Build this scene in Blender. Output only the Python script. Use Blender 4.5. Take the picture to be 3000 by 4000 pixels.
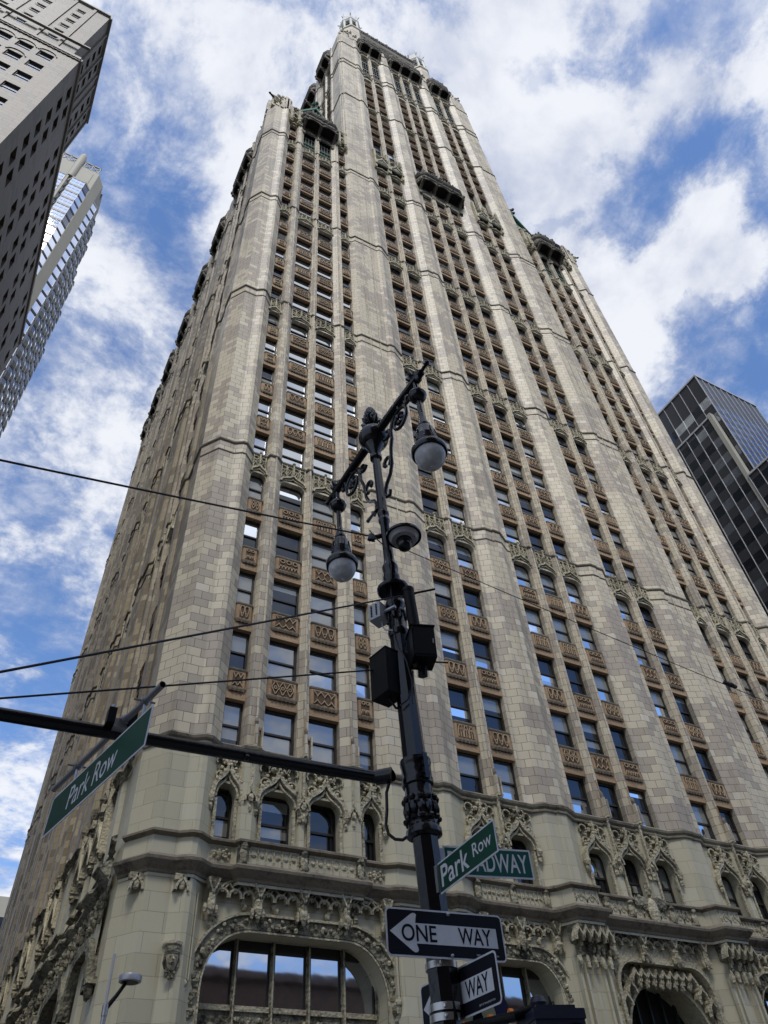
import bpy, bmesh, math, random
from mathutils import Vector, Matrix
random.seed(7)
R = math.radians
for o in list(bpy.data.objects): bpy.data.objects.remove(o)
scn = bpy.context.scene
COL = scn.collection
# ------------------------------------------------------------------ camera
CAM = Vector((-7.6264, -26.9354, 1.6))
yaw, pit, rol, FPX = R(31.0903), R(46.2257), R(-4.6742), 2888.67
fw = Vector((math.sin(yaw)*math.cos(pit), math.cos(yaw)*math.cos(pit), math.sin(pit)))
r0 = Vector((math.cos(yaw), -math.sin(yaw), 0)); u0 = r0.cross(fw)
rt = r0*math.cos(rol)+u0*math.sin(rol); up = -r0*math.sin(rol)+u0*math.cos(rol)
cd = bpy.data.cameras.new('camera'); co = bpy.data.objects.new('camera', cd); COL.objects.link(co)
M = Matrix((rt, up, -fw)).transposed().to_4x4(); M.translation = CAM; co.matrix_world = M
cd.sensor_fit = 'VERTICAL'; cd.sensor_height = 36.0; cd.sensor_width = 27.0; cd.lens = FPX/4000*36.0
cd.clip_start = 0.05; cd.clip_end = 5000
scn.camera = co
scn.render.resolution_x, scn.render.resolution_y = 768, 1024
def ray(px, py):                       # photo pixel -> world direction, used only to aim sky clouds
    return (fw+rt*((px-1500)/FPX)-up*((py-2000)/FPX)).normalized()
# ------------------------------------------------------------------ light
SUN_EL, SUN_AZ = R(52), R(205)         # azimuth clockwise from +y
sd = bpy.data.lights.new('sun', 'SUN'); so = bpy.data.objects.new('sun', sd); COL.objects.link(so)
sd.energy = 2.3; sd.angle = R(20); sd.color = (1, .975, .94)
sdir = Vector((math.sin(SUN_AZ)*math.cos(SUN_EL), math.cos(SUN_AZ)*math.cos(SUN_EL), math.sin(SUN_EL)))
so.rotation_euler = sdir.to_track_quat('Z', 'Y').to_euler(); so.location = (-40, -80, 200)
scn.view_settings.view_transform = 'Standard'; scn.view_settings.look = 'None'
scn.view_settings.exposure = 0.35; scn.view_settings.gamma = 1
# ------------------------------------------------------------------ node helper
class NT:
    def __init__(s, tree): s.t = tree; s.t.nodes.clear()
    def n(s, typ, ins=None, **kw):
        nd = s.t.nodes.new(typ)
        for k, v in kw.items(): setattr(nd, k, v)
        for k, v in (ins or {}).items():
            if hasattr(v, 'is_output') : s.t.links.new(v, nd.inputs[k])
            else: nd.inputs[k].default_value = v
        return nd
    def m(s, op, a, b=0.0, c=0.0, clamp=False):
        return s.n('ShaderNodeMath', {0: a, 1: b, 2: c}, operation=op, use_clamp=clamp).outputs[0]
    def mix(s, f, a, b, mode='MIX'):
        nd = s.n('ShaderNodeMix', data_type='RGBA', blend_type=mode)
        for i, v in ((0, f), (6, a), (7, b)):
            if hasattr(v, 'is_output'): s.t.links.new(v, nd.inputs[i])
            else: nd.inputs[i].default_value = v if i == 0 else (tuple(v)+(1,))[:4]
        return nd.outputs[2]
    def sstep(s, x, lo, hi):
        nd = s.n('ShaderNodeMapRange', {0: x, 1: lo, 2: hi, 3: 0.0, 4: 1.0}, interpolation_type='SMOOTHSTEP')
        return nd.outputs[0]
# ------------------------------------------------------------------ sky
world = bpy.data.worlds.new('World'); scn.world = world; world.use_nodes = True
w = NT(world.node_tree)
sky = w.n('ShaderNodeTexSky', sky_type='NISHITA', sun_disc=False, sun_elevation=SUN_EL, sun_rotation=SUN_AZ, air_density=1.0, dust_density=.6, ozone_density=2.2)
tc = w.n('ShaderNodeTexCoord').outputs['Generated']
sx = w.n('ShaderNodeSeparateXYZ', {0: tc})
den = w.m('ADD', w.m('MAXIMUM', sx.outputs[2], 0.02), 0.12)
cp = w.n('ShaderNodeCombineXYZ', {0: w.m('DIVIDE', sx.outputs[0], den), 1: w.m('DIVIDE', sx.outputs[1], den), 2: 0.3}).outputs[0]
warp = w.n('ShaderNodeTexNoise', {'Vector': cp, 'Scale': 3.0, 'Detail': 3.0, 'Roughness': .5}).outputs['Color']
cpw = w.n('ShaderNodeVectorMath', {0: cp, 1: w.n('ShaderNodeVectorMath', {0: warp, 'Scale': .10}, operation='SCALE').outputs[0]}, operation='ADD').outputs[0]
n1 = w.n('ShaderNodeTexNoise', {'Vector': cpw, 'Scale': 5.6, 'Detail': 11.0, 'Roughness': .66, 'Lacunarity': 2.1}).outputs[0]
n2 = w.n('ShaderNodeTexNoise', {'Vector': cpw, 'Scale': 17, 'Detail': 7.0, 'Roughness': .6}).outputs[0]
cov = w.m('ADD', w.m('MULTIPLY_ADD', n1, 1.75, -.36), w.m('MULTIPLY_ADD', n2, .85, -.27))
BLOBS = [(1500,60,60,-.1),(2241,245,95,-.55),(2073,297,60,-.4),(1983,252,45,-.3),(2435,245,75,-.42),(2835,103,75,-.35),(2603,103,65,-.3),(2900,478,115,-.5),(2719,594,85,-.42),(2551,723,115,-.55),(2409,839,110,-.5),(2486,981,75,-.42),(2344,633,60,-.3),(2938,826,80,-.4),(2938,1239,140,-.5),(2680,1304,110,-.4),(2512,1200,50,-.3),(2964,1523,110,-.4),
 (2086,426,230,.34),(2603,387,280,.26),(2396,710,60,.3),(2667,1071,170,.5),(2820,1050,90,.35),(2344,1033,130,.35),(2409,1226,140,.35),(2796,775,120,.3),(2835,1420,90,.25),(1957,103,230,.26),(2835,258,160,.22),(2120,760,190,.3),(2560,1400,130,.2),
 (430,560,120,-.34),(603,452,120,-.26),(560,710,140,-.36),(689,861,110,-.32),(753,753,90,-.3),(646,1033,80,-.2),(130,2430,260,-.12),(60,2700,260,-.3),(495,969,120,.22),(845,926,75,.45),(904,720,80,.3),(640,250,280,.2),(920,480,130,.14),(1000,150,300,.06),(300,1700,200,-.12),(200,2050,160,-.1)]
acc = None
BLOBS = [(ray(a, b), c*1.05, e*(.88 if a > 1800 else .72)) for a, b, c, e in BLOBS]
# sky behind the viewer, as seen mirrored in the windows: bright cloud high up, blue lower to the right
BLOBS += [(Vector((.28, -.52, .80)).normalized(), 560, .42), (Vector((.20, -.36, .9)).normalized(), 420, .35), (Vector((.66, -.6, .45)).normalized(), 900, -.5), (Vector((.30, -.76, .57)).normalized(), 380, .1)]
for d, rad, amp in BLOBS:
    dt = w.n('ShaderNodeVectorMath', {0: tc, 1: d}, operation='DOT_PRODUCT').outputs['Value']
    k = 1/(1-math.cos(rad/FPX*1.2))
    g = w.m('MULTIPLY', w.m('EXPONENT', w.m('MULTIPLY', w.m('SUBTRACT', dt, 1.0), k)), amp)
    acc = g if acc is None else w.m('ADD', acc, g)
covb = w.m('ADD', cov, acc)
thin = w.n('ShaderNodeTexNoise', {'Vector': cpw, 'Scale': 11.0, 'Detail': 10.0, 'Roughness': .64}).outputs[0]
mask = w.m('MAXIMUM', w.m('MULTIPLY', w.sstep(covb, .32, .90), .97), w.m('MULTIPLY', w.sstep(w.m('ADD', thin, w.m('MULTIPLY', acc, .5)), .28, .70), .70))
shade = w.n('ShaderNodeTexNoise', {'Vector': cpw, 'Scale': 5.5, 'Detail': 7.0, 'Roughness': .58}).outputs[0]
ccol = w.mix(w.sstep(w.m('ADD', shade, w.m('MULTIPLY', mask, .2)), .46, .76), (.52, .575, .73), (.93, .95, 1.0))
skyc = w.mix(1.0, sky.outputs[0], (.80, .95, 1.14), 'MULTIPLY')
bg1 = w.n('ShaderNodeBackground', {'Color': skyc, 'Strength': .15})
bg2 = w.n('ShaderNodeBackground', {'Color': ccol, 'Strength': .78})
ms = w.n('ShaderNodeMixShader', {0: w.m('MULTIPLY', mask, .97), 1: bg1.outputs[0], 2: bg2.outputs[0]})
w.n('ShaderNodeOutputWorld', {0: ms.outputs[0]})
# ------------------------------------------------------------------ materials
def mat(name):
    m = bpy.data.materials.new(name); m.use_nodes = True; return m, NT(m.node_tree)
def out(t, bsdf): t.n('ShaderNodeOutputMaterial', {0: bsdf})
def grimy(name, col, grime, rough=.45, spec=.25):
    return weathered(name, col, grime, .50, .95, scale=2.2, bump=.02, bscale=3, rough=rough)
def simple(name, col, rough=.6, metal=0.0, var=.12, scale=3.0, spec=.5, bump=0.0, bscale=40.0):
    m, t = mat(name)
    c = t.n('ShaderNodeTexCoord').outputs['Object']
    nz = t.n('ShaderNodeTexNoise', {'Vector': c, 'Scale': scale, 'Detail': 6.0, 'Roughness': .65}).outputs[0]
    f = t.m('MULTIPLY_ADD', nz, var*2, 1-var)
    cc = t.mix(1.0, col, t.n('ShaderNodeCombineColor', {0: f, 1: f, 2: f}).outputs[0], 'MULTIPLY')
    ins = {'Base Color': cc, 'Roughness': rough, 'Metallic': metal, 'Specular IOR Level': spec}
    if bump:
        nb = t.n('ShaderNodeTexNoise', {'Vector': c, 'Scale': bscale, 'Detail': 4.0}).outputs[0]
        ins['Normal'] = t.n('ShaderNodeBump', {'Height': nb, 'Strength': bump, 'Distance': .02}).outputs[0]
    out(t, t.n('ShaderNodeBsdfPrincipled', ins).outputs[0]); return m
def blocks(name, pale, grey, white, hh, ww, thr=.53, joint=.42, streak=.3, jw=.028):
    """glazed terracotta: running courses, block-shaped patches of replaced grey units, dark joints, rain streaks"""
    m, t = mat(name)
    uv = t.n('ShaderNodeUVMap').outputs[0]; s = t.n('ShaderNodeSeparateXYZ', {0: uv})
    U, V = s.outputs[0], s.outputs[1]
    vr = t.m('DIVIDE', V, hh); row = t.m('FLOOR', vr); fv = t.m('FRACT', vr)
    jit = t.n('ShaderNodeTexWhiteNoise', {'W': row}, noise_dimensions='1D').outputs[0]
    ur = t.m('ADD', t.m('DIVIDE', U, ww), t.m('ADD', t.m('MULTIPLY', t.m('MODULO', row, 2.0), .5), t.m('MULTIPLY', jit, .12)))
    colm = t.m('FLOOR', ur); fu = t.m('FRACT', ur)
    cell = t.n('ShaderNodeCombineXYZ', {0: colm, 1: row}).outputs[0]
    rn = t.n('ShaderNodeTexWhiteNoise', {'Vector': cell}, noise_dimensions='2D')
    big = t.n('ShaderNodeTexNoise', {'Vector': t.n('ShaderNodeVectorMath', {0: cell, 1: (.19, .12, 0)}, operation='MULTIPLY').outputs[0], 'Scale': 1.0, 'Detail': 2.0, 'Roughness': .5}).outputs[0]
    pf = t.sstep(t.m('ADD', big, t.m('MULTIPLY', t.m('SUBTRACT', rn.outputs[0], .5), .16)), thr, thr+.015)
    hs = t.n('ShaderNodeSeparateXYZ', {0: rn.outputs[1]})
    c = t.mix(pf, pale, grey)
    c = t.mix(t.m('MULTIPLY', t.m('GREATER_THAN', hs.outputs[1], .93), .75), c, white)
    v = t.m('MULTIPLY_ADD', hs.outputs[2], .11, .945)
    c = t.mix(1.0, c, t.n('ShaderNodeCombineColor', {0: v, 1: v, 2: t.m('MULTIPLY', v, .985)}).outputs[0], 'MULTIPLY')
    st = t.n('ShaderNodeTexNoise', {'Vector': t.n('ShaderNodeVectorMath', {0: uv, 1: (1.6, .09, 0)}, operation='MULTIPLY').outputs[0], 'Scale': 1.0, 'Detail': 5.0, 'Roughness': .6}).outputs[0]
    c = t.mix(t.m('MULTIPLY', t.sstep(st, .5, .78), streak), c, (.10, .088, .068))
    blot = t.n('ShaderNodeTexNoise', {'Vector': uv, 'Scale': .9, 'Detail': 8.0, 'Roughness': .7}).outputs[0]
    c = t.mix(t.m('MULTIPLY', t.sstep(blot, .56, .8), .35), c, (.2, .17, .125))
    ju = t.m('MAXIMUM', t.m('LESS_THAN', fu, jw/ww), t.m('LESS_THAN', fv, jw/hh))
    c = t.mix(t.m('MULTIPLY', ju, joint), c, (.06, .045, .03))
    gl = t.n('ShaderNodeTexNoise', {'Vector': cell, 'Scale': .8}).outputs[0]
    bm = t.n('ShaderNodeBump', {'Height': t.m('SUBTRACT', t.m('MULTIPLY', gl, .2), ju), 'Strength': .5, 'Distance': .02}).outputs[0]
    out(t, t.n('ShaderNodeBsdfPrincipled', {'Base Color': c, 'Roughness': .52, 'Normal': bm, 'Specular IOR Level': .35}).outputs[0])
    return m
def weathered(name, col, dirt, lo=.45, hi=.7, scale=1.3, bump=.6, bscale=9.0, rough=.75):
    """carved stone with soot stains of their own shape and a knobbly surface"""
    m, t = mat(name)
    c = t.n('ShaderNodeTexCoord').outputs['Object']
    a = t.n('ShaderNodeTexNoise', {'Vector': c, 'Scale': scale, 'Detail': 9.0, 'Roughness': .72}).outputs[0]
    b = t.n('ShaderNodeTexNoise', {'Vector': c, 'Scale': scale*7, 'Detail': 4.0, 'Roughness': .6}).outputs[0]
    k = t.sstep(t.m('ADD', a, t.m('MULTIPLY', t.m('SUBTRACT', b, .5), .35)), lo, hi)
    lf = t.n('ShaderNodeTexNoise', {'Vector': c, 'Scale': .55, 'Detail': 2.0}).outputs[0]; lv = t.m('MULTIPLY_ADD', lf, .9, .55)
    cc = t.mix(k, t.mix(1.0, col, t.n('ShaderNodeCombineColor', {0: lv, 1: lv, 2: lv}).outputs[0], 'MULTIPLY'), dirt)
    vo = t.n('ShaderNodeTexVoronoi', {'Vector': c, 'Scale': bscale}).outputs[0]
    bp = t.n('ShaderNodeBump', {'Height': t.m('ADD', vo, b), 'Strength': bump, 'Distance': .06}).outputs[0]
    out(t, t.n('ShaderNodeBsdfPrincipled', {'Base Color': cc, 'Roughness': rough, 'Normal': bp, 'Specular IOR Level': .3}).outputs[0])
    return m
def glass(name, base, refl, rough=.03, tint=(.9, .95, 1.0), wav=.006, ior=1.5):
    m, t = mat(name)
    c = t.n('ShaderNodeTexCoord').outputs['Object']
    nz = t.n('ShaderNodeTexNoise', {'Vector': c, 'Scale': .9, 'Detail': 2.0}).outputs[0]
    bp = t.n('ShaderNodeBump', {'Height': nz, 'Strength': wav, 'Distance': .3}).outputs[0]
    df = t.n('ShaderNodeBsdfDiffuse', {'Color': base+(1,)})
    gl = t.n('ShaderNodeBsdfGlossy', {'Color': tint+(1,), 'Roughness': rough, 'Normal': bp})
    fr = t.n('ShaderNodeFresnel', {'IOR': ior, 'Normal': bp}).outputs[0]
    f = t.m('ADD', t.m('MULTIPLY', fr, 1-refl), refl, clamp=True)
    out(t, t.n('ShaderNodeMixShader', {0: f, 1: df.outputs[0], 2: gl.outputs[0]}).outputs[0]); return m
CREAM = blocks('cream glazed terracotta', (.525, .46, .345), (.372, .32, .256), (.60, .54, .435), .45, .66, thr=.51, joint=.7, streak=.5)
SIDE = blocks('dirty shade-toned side terracotta', (.31, .26, .18), (.19, .157, .11), (.37, .32, .235), .45, .62, thr=.50, joint=.5, streak=.55)  # darker copy of the front terracotta: side-street shade and dirt in the colour
BASE = blocks('pale limestone ashlar', (.47, .43, .31), (.425, .39, .29), (.49, .455, .345), .62, 1.05, thr=.6, joint=.35, streak=.25, jw=.02)
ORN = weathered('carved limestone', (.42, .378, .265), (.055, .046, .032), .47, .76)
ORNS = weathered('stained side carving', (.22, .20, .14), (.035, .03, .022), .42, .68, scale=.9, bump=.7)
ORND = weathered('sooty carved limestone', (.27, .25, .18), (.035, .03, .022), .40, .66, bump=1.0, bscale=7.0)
TAN = weathered('tan terracotta', (.335, .23, .14), (.08, .05, .03), .50, .82, scale=1.2, bump=.25, bscale=14)
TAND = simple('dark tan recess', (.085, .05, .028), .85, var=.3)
RIB = weathered('buff terracotta tracery', (.40, .295, .185), (.14, .095, .06), .55, .85, scale=1.6, bump=.2)
SOOT = weathered('blackened canopy stone', (.125, .11, .085), (.025, .022, .018), .40, .7, scale=.6, bump=1.0, bscale=3.0)
SOFF = simple('near-black coffer', (.028, .025, .025), .9, var=.3)  # near-black on canopy undersides, the wall below them and the turret inside
CORN = weathered('cornice moulding stone', (.27, .24, .18), (.07, .06, .045), .45, .75, scale=.7, bump=.12)
LEDGE = weathered('dark string moulding', (.20, .17, .125), (.06, .05, .04), .45, .75, scale=.8, bump=.2)
BROWN = weathered('brown spandrel terracotta', (.20, .13, .08), (.07, .045, .03), .5, .8, scale=.8, bump=.3)
FRAME = simple('dark bronze window frame', (.022, .018, .015), .45, var=.2)
PANE_C = glass('window glass', (.010, .011, .014), .06, tint=(.62, .68, .76))
PANE_B = glass('window glass over blind', (.19, .195, .18), .10)
PANE_W = glass('mirror coated window glass', (.03, .03, .033), .55)
PANE_M = glass('grey coated window glass', (.10, .105, .105), .22, tint=(.85, .88, .9))
GREEN = weathered('verdigris copper', (.07, .17, .115), (.03, .06, .045), .45, .7, bump=.2)
DKG = simple('dark green bronze', (.018, .034, .028), .5, var=.3)
DARK = simple('dark interior', (.012, .011, .01), .95)
WHITE = weathered('white glazed turret terracotta', (.58, .57, .53), (.22, .2, .17), .55, .85, bump=.3)
BLACK = simple('black gloss paint', (.004, .004, .0055), .2, var=.3, spec=.4, bump=.12, bscale=26)
BLACKM = simple('black satin paint', (.005, .005, .006), .5, var=.25, spec=.15, bump=.1, bscale=60)
STEEL = simple('galvanised steel', (.33, .33, .34), .42, metal=.75, var=.25, scale=9)
STRAP = simple('stainless strap', (.45, .44, .42), .35, metal=.9)
RUBBER = simple('black cable', (.009, .009, .013), .55)
# ------------------------------------------------------------------ mesh builder
class MB:
    def __init__(s, org=(0, 0, 0)): s.v = []; s.f = []; s.uv = []; s.mi = []; s.mats = []; s.org = Vector(org)
    def m(s, mt):
        if mt not in s.mats: s.mats.append(mt)
        return s.mats.index(mt)
    def poly(s, pts, mt, uvs=None):
        b = len(s.v); s.v += [Vector(p)-s.org for p in pts]; s.f.append(tuple(range(b, b+len(pts)))); s.mi.append(s.m(mt))
        s.uv += list(uvs) if uvs else [(0, 0)]*len(pts)
    def hexa(s, c, mt, uvs=None):                       # 8 corners: bottom 4, top 4
        for q in ((0, 1, 5, 4), (1, 2, 6, 5), (2, 3, 7, 6), (3, 0, 4, 7), (4, 5, 6, 7), (3, 2, 1, 0)):
            s.poly([c[i] for i in q], mt)
    def box(s, x0, x1, y0, y1, z0, z1, mt):
        x = (x0, x1); y = (y0, y1); z = (z0, z1)
        def q(a, uv): s.poly(a, mt, uv)
        q([(x0,y0,z0),(x1,y0,z0),(x1,y0,z1),(x0,y0,z1)], [(x0,z0),(x1,z0),(x1,z1),(x0,z1)])
        q([(x0,y1,z0),(x1,y1,z0),(x1,y1,z1),(x0,y1,z1)], [(x0,z0),(x1,z0),(x1,z1),(x0,z1)])
        q([(x0,y0,z0),(x0,y1,z0),(x0,y1,z1),(x0,y0,z1)], [(y0,z0),(y1,z0),(y1,z1),(y0,z1)])
        q([(x1,y0,z0),(x1,y1,z0),(x1,y1,z1),(x1,y0,z1)], [(y0,z0),(y1,z0),(y1,z1),(y0,z1)])
        q([(x0,y0,z0),(x1,y0,z0),(x1,y1,z0),(x0,y1,z0)], [(x0,y0),(x1,y0),(x1,y1),(x0,y1)])
        q([(x0,y0,z1),(x1,y0,z1),(x1,y1,z1),(x0,y1,z1)], [(x0,y0),(x1,y0),(x1,y1),(x0,y1)])
    def tube(s, pts, rad, mt, n=8, cap=True):
        pts = [Vector(p) for p in pts]; N = len(pts)
        rad = rad if isinstance(rad, (list, tuple)) else [rad]*N
        b = len(s.v); pa = None
        for i, p in enumerate(pts):
            t = (pts[min(i+1, N-1)]-pts[max(i-1, 0)]).normalized()
            if pa is None: pa = t.cross(Vector((.13, .31, .94)) if abs(t.z) < .9 else Vector((1, 0, 0))).normalized()
            else: pa = (pa-t*pa.dot(t)).normalized()
            pb = t.cross(pa)
            for k in range(n):
                a = 2*math.pi*k/n; s.v.append(p+(pa*math.cos(a)+pb*math.sin(a))*rad[i]-s.org)
        mi = s.m(mt)
        for i in range(N-1):
            for k in range(n):
                s.f.append((b+i*n+k, b+i*n+(k+1) % n, b+(i+1)*n+(k+1) % n, b+(i+1)*n+k)); s.mi.append(mi); s.uv += [(0, 0)]*4
        if cap:
            for i in (0, N-1):
                s.f.append(tuple(b+i*n+k for k in range(n))); s.mi.append(mi); s.uv += [(0, 0)]*n
    def lathe(s, prof, mt, c=(0, 0), n=24, rot=0.0, wob=None):      # prof: (z, r)
        b = len(s.v)
        for i, (z, r) in enumerate(prof):
            for k in range(n):
                a = 2*math.pi*k/n+rot; rr = r*(wob(k, i) if wob else 1)
                s.v.append(Vector((c[0]+rr*math.cos(a), c[1]+rr*math.sin(a), z))-s.org)
        mi = s.m(mt)
        for i in range(len(prof)-1):
            for k in range(n):
                s.f.append((b+i*n+k, b+i*n+(k+1) % n, b+(i+1)*n+(k+1) % n, b+(i+1)*n+k)); s.mi.append(mi)
                s.uv += [(k*.2, prof[i][0]), (k*.2+.2, prof[i][0]), (k*.2+.2, prof[i+1][0]), (k*.2, prof[i+1][0])]
        for i in (0, len(prof)-1):
            if prof[i][1] > 1e-4: s.f.append(tuple(b+i*n+k for k in range(n))); s.mi.append(mi); s.uv += [(0, 0)]*n
    def blob(s, c, r, mt, sq=(1, 1, 1), n=6, jit=.25):              # small knobbly carved lump
        b = len(s.v); rows = 4; c = Vector(c)
        for i in range(rows+1):
            th = math.pi*i/rows
            for k in range(n):
                a = 2*math.pi*k/n; q = r*(1+random.uniform(-jit, jit))
                s.v.append(c+Vector((q*sq[0]*math.sin(th)*math.cos(a), q*sq[1]*math.sin(th)*math.sin(a), q*sq[2]*math.cos(th)))-s.org)
        mi = s.m(mt)
        for i in range(rows):
            for k in range(n):
                s.f.append((b+i*n+k, b+i*n+(k+1) % n, b+(i+1)*n+(k+1) % n, b+(i+1)*n+k)); s.mi.append(mi); s.uv += [(0, 0)]*4
    def build(s, name, parent=None, smooth=False, label=None, stuff=False):
        me = bpy.data.meshes.new(name); me.from_pydata(s.v, [], s.f)
        for mt in s.mats: me.materials.append(mt)
        me.polygons.foreach_set('material_index', s.mi)
        ul = me.uv_layers.new(name='UVMap'); flat = []
        for a in s.uv: flat += [a[0], a[1]]
        ul.data.foreach_set('uv', flat)
        if smooth: 
            me.polygons.foreach_set('use_smooth', [True]*len(s.f))
            me.set_sharp_from_angle(angle=R(38))
        bm = bmesh.new(); bm.from_mesh(me); bmesh.ops.recalc_face_normals(bm, faces=bm.faces); bm.to_mesh(me); bm.free()
        me.update(); o = bpy.data.objects.new(name, me); COL.objects.link(o)
        if parent: o.parent = parent
        if label: o['label'] = label
        if stuff: o['kind'] = 'stuff'
        return o
def thing(name, label, cat, loc=(0, 0, 0), rot=(0, 0, 0), group=None):
    o = bpy.data.objects.new(name, None); COL.objects.link(o); o.location = loc; o.rotation_euler = rot
    o['label'] = label; o['category'] = cat; o.empty_display_size = .3
    if group: o['group'] = group
    return o
def tag(o, label, cat, group=None):
    o['label'] = label; o['category'] = cat
    if group: o['group'] = group
    return o
# facade frame: u along the wall, d outwards, z up
class FR:
    def __init__(s, O, U, N): s.O = Vector(O); s.U = Vector(U); s.N = Vector(N)
    def __call__(s, u, d, z): return s.O+s.U*u+s.N*d+Vector((0, 0, z))
def fbox(b, fr, u0, u1, d0, d1, z0, z1, mt, uo=0.0):
    P = fr
    b.poly([P(u0,d1,z0),P(u1,d1,z0),P(u1,d1,z1),P(u0,d1,z1)], mt, [(u0+uo,z0),(u1+uo,z0),(u1+uo,z1),(u0+uo,z1)])
    b.poly([P(u0,d0,z0),P(u0,d1,z0),P(u0,d1,z1),P(u0,d0,z1)], mt, [(d0,z0),(d1,z0),(d1,z1),(d0,z1)])
    b.poly([P(u1,d0,z0),P(u1,d1,z0),P(u1,d1,z1),P(u1,d0,z1)], mt, [(d0,z0),(d1,z0),(d1,z1),(d0,z1)])
    b.poly([P(u0,d0,z0),P(u1,d0,z0),P(u1,d1,z0),P(u0,d1,z0)], mt, [(u0,d0),(u1,d0),(u1,d1),(u0,d1)])
    b.poly([P(u0,d0,z1),P(u1,d0,z1),P(u1,d1,z1),P(u0,d1,z1)], mt, [(u0,d0),(u1,d0),(u1,d1),(u0,d1)])
def extr(b, fr, prof, z0, z1, mt, uo=0.0, cap=True):      # prof: plan polyline (u,d)
    s = uo
    for (a, c), (e, g) in zip(prof, prof[1:]):
        L = math.hypot(e-a, g-c)
        b.poly([fr(a,c,z0),fr(e,g,z0),fr(e,g,z1),fr(a,c,z1)], mt, [(s,z0),(s+L,z0),(s+L,z1),(s,z1)]); s += L
    if cap and len(prof) > 2:
        b.poly([fr(a,c,z1) for a, c in prof], mt, [(a,c) for a, c in prof])
        b.poly([fr(a,c,z0) for a, c in prof], mt, [(a,c) for a, c in prof])
def offs(path, o):
    n = len(path); res = []
    for i in range(n):
        p = path[i]
        def nrm(a, c):
            dx, dy = c[0]-a[0], c[1]-a[1]; L = math.hypot(dx, dy) or 1; return (-dy/L, dx/L)
        ns = []
        if i > 0: ns.append(nrm(path[i-1], p))
        if i < n-1: ns.append(nrm(p, path[i+1]))
        nx = sum(q[0] for q in ns)/len(ns); ny = sum(q[1] for q in ns)/len(ns); L2 = max(nx*nx+ny*ny, .35)
        res.append((p[0]+nx/L2*o, p[1]+ny/L2*o))
    return res
def mould(b, fr, path, prof, mt):                         # prof: (offset,z) list swept along plan path
    rows = [offs(path, o) for o, z in prof]
    for i in range(len(prof)-1):
        s = 0
        for k in range(len(path)-1):
            z0, z1 = prof[i][1], prof[i+1][1]; L = math.dist(path[k], path[k+1])
            b.poly([fr(*rows[i][k],z0),fr(*rows[i][k+1],z0),fr(*rows[i+1][k+1],z1),fr(*rows[i+1][k],z1)], mt, [(s,z0),(s+L,z0),(s+L,z1),(s,z1)]); s += L
    for k in (0, len(path)-1):
        b.poly([fr(*rows[i][k], prof[i][1]) for i in range(len(prof))], mt)
def ribbon(b, fr, pts, wd, d0, d1, mt):                   # flat bar following (u,z) polyline, thickness d0..d1
    L = offs(pts, wd/2); Rr = offs(pts, -wd/2)
    for i in range(len(pts)-1):
        a, c, e, g = L[i], L[i+1], Rr[i+1], Rr[i]
        b.poly([fr(a[0],d1,a[1]),fr(c[0],d1,c[1]),fr(e[0],d1,e[1]),fr(g[0],d1,g[1])], mt)
        b.poly([fr(a[0],d0,a[1]),fr(c[0],d0,c[1]),fr(c[0],d1,c[1]),fr(a[0],d1,a[1])], mt)
        b.poly([fr(g[0],d0,g[1]),fr(e[0],d0,e[1]),fr(e[0],d1,e[1]),fr(g[0],d1,g[1])], mt)
def archplate(b, fr, curve, ztop, d, depth, mt, uo=0.0):  # wall between an opening curve (u,z) and a straight top
    for (a, c), (e, g) in zip(curve, curve[1:]):
        b.poly([fr(a,d,c),fr(e,d,g),fr(e,d,ztop),fr(a,d,ztop)], mt, [(a+uo,c),(e+uo,g),(e+uo,ztop),(a+uo,ztop)])
        b.poly([fr(a,d,c),fr(e,d,g),fr(e,d-depth,g),fr(a,d-depth,c)], mt, [(a,0),(e,0),(e,depth),(a,depth)])
def bez(p0, p1, p2, p3, n=8):
    return [tuple((1-t)**3*p0[i]+3*(1-t)**2*t*p1[i]+3*(1-t)*t*t*p2[i]+t**3*p3[i] for i in range(2)) for t in [k/n for k in range(n+1)]]
def flatarch(u0, u1, zs, zt, rx, n=5):                    # opening with elliptical corners
    c = [(u0+rx-rx*math.cos(a), zs+(zt-zs)*math.sin(a)) for a in [math.pi/2*k/n for k in range(n+1)]]
    return c+[(u0+u1-a, z) for a, z in reversed(c)]
def ogee(u0, u1, zs, h, n=8):
    uc = (u0+u1)/2; W = uc-u0
    L = bez((u0, zs), (u0+.02*W, zs+h*.62), (u0+.80*W, zs+h*.42), (uc, zs+h), n)
    return L+[(2*uc-a, z) for a, z in reversed(L[:-1])]
def arc(cu, cz, r, a0, a1, n=8): return [(cu+r*math.cos(R(a0+(a1-a0)*k/n)), cz+r*math.sin(R(a0+(a1-a0)*k/n))) for k in range(n+1)]
# ================================================================== THE GOTHIC SKYSCRAPER
GS = thing('gothic_skyscraper', 'tall cream terracotta gothic skyscraper with a central tower and brown window spandrels', 'skyscraper')
F0 = FR((0, 0, 0), (1, 0, 0), (0, -1, 0))            # street front
FB = FR((-2.5, 0, 0), (0, 1, 0), (-1, 0, 0))         # side street front
ZL0 = 19.267; PITCH = 3.7; OPEN = 2.17
def ZL(f): return ZL0+PITCH*f+.1625*(f//5)
BAND = (4, 9, 14, 19)
CX = 20.867                                          # axis of symmetry of the street front
LB = [('w', 0, .908), ('W', 1.8035, 3.3062), ('W', 3.8451, 5.3479), ('w', 6.2434, 7.1514)]
TB = [('t', 11.5428, 12.9602), ('t', 13.6168, 15.0342), ('c', 18.0846, 19.502), ('c', 20.1586, 21.576), ('c', 22.2326, 23.65), ('t', 26.7004, 28.1178), ('t', 28.7745, 30.1918)]
RB = [(k, 2*CX-b, 2*CX-a) for k, a, b in reversed(LB)]
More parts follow.
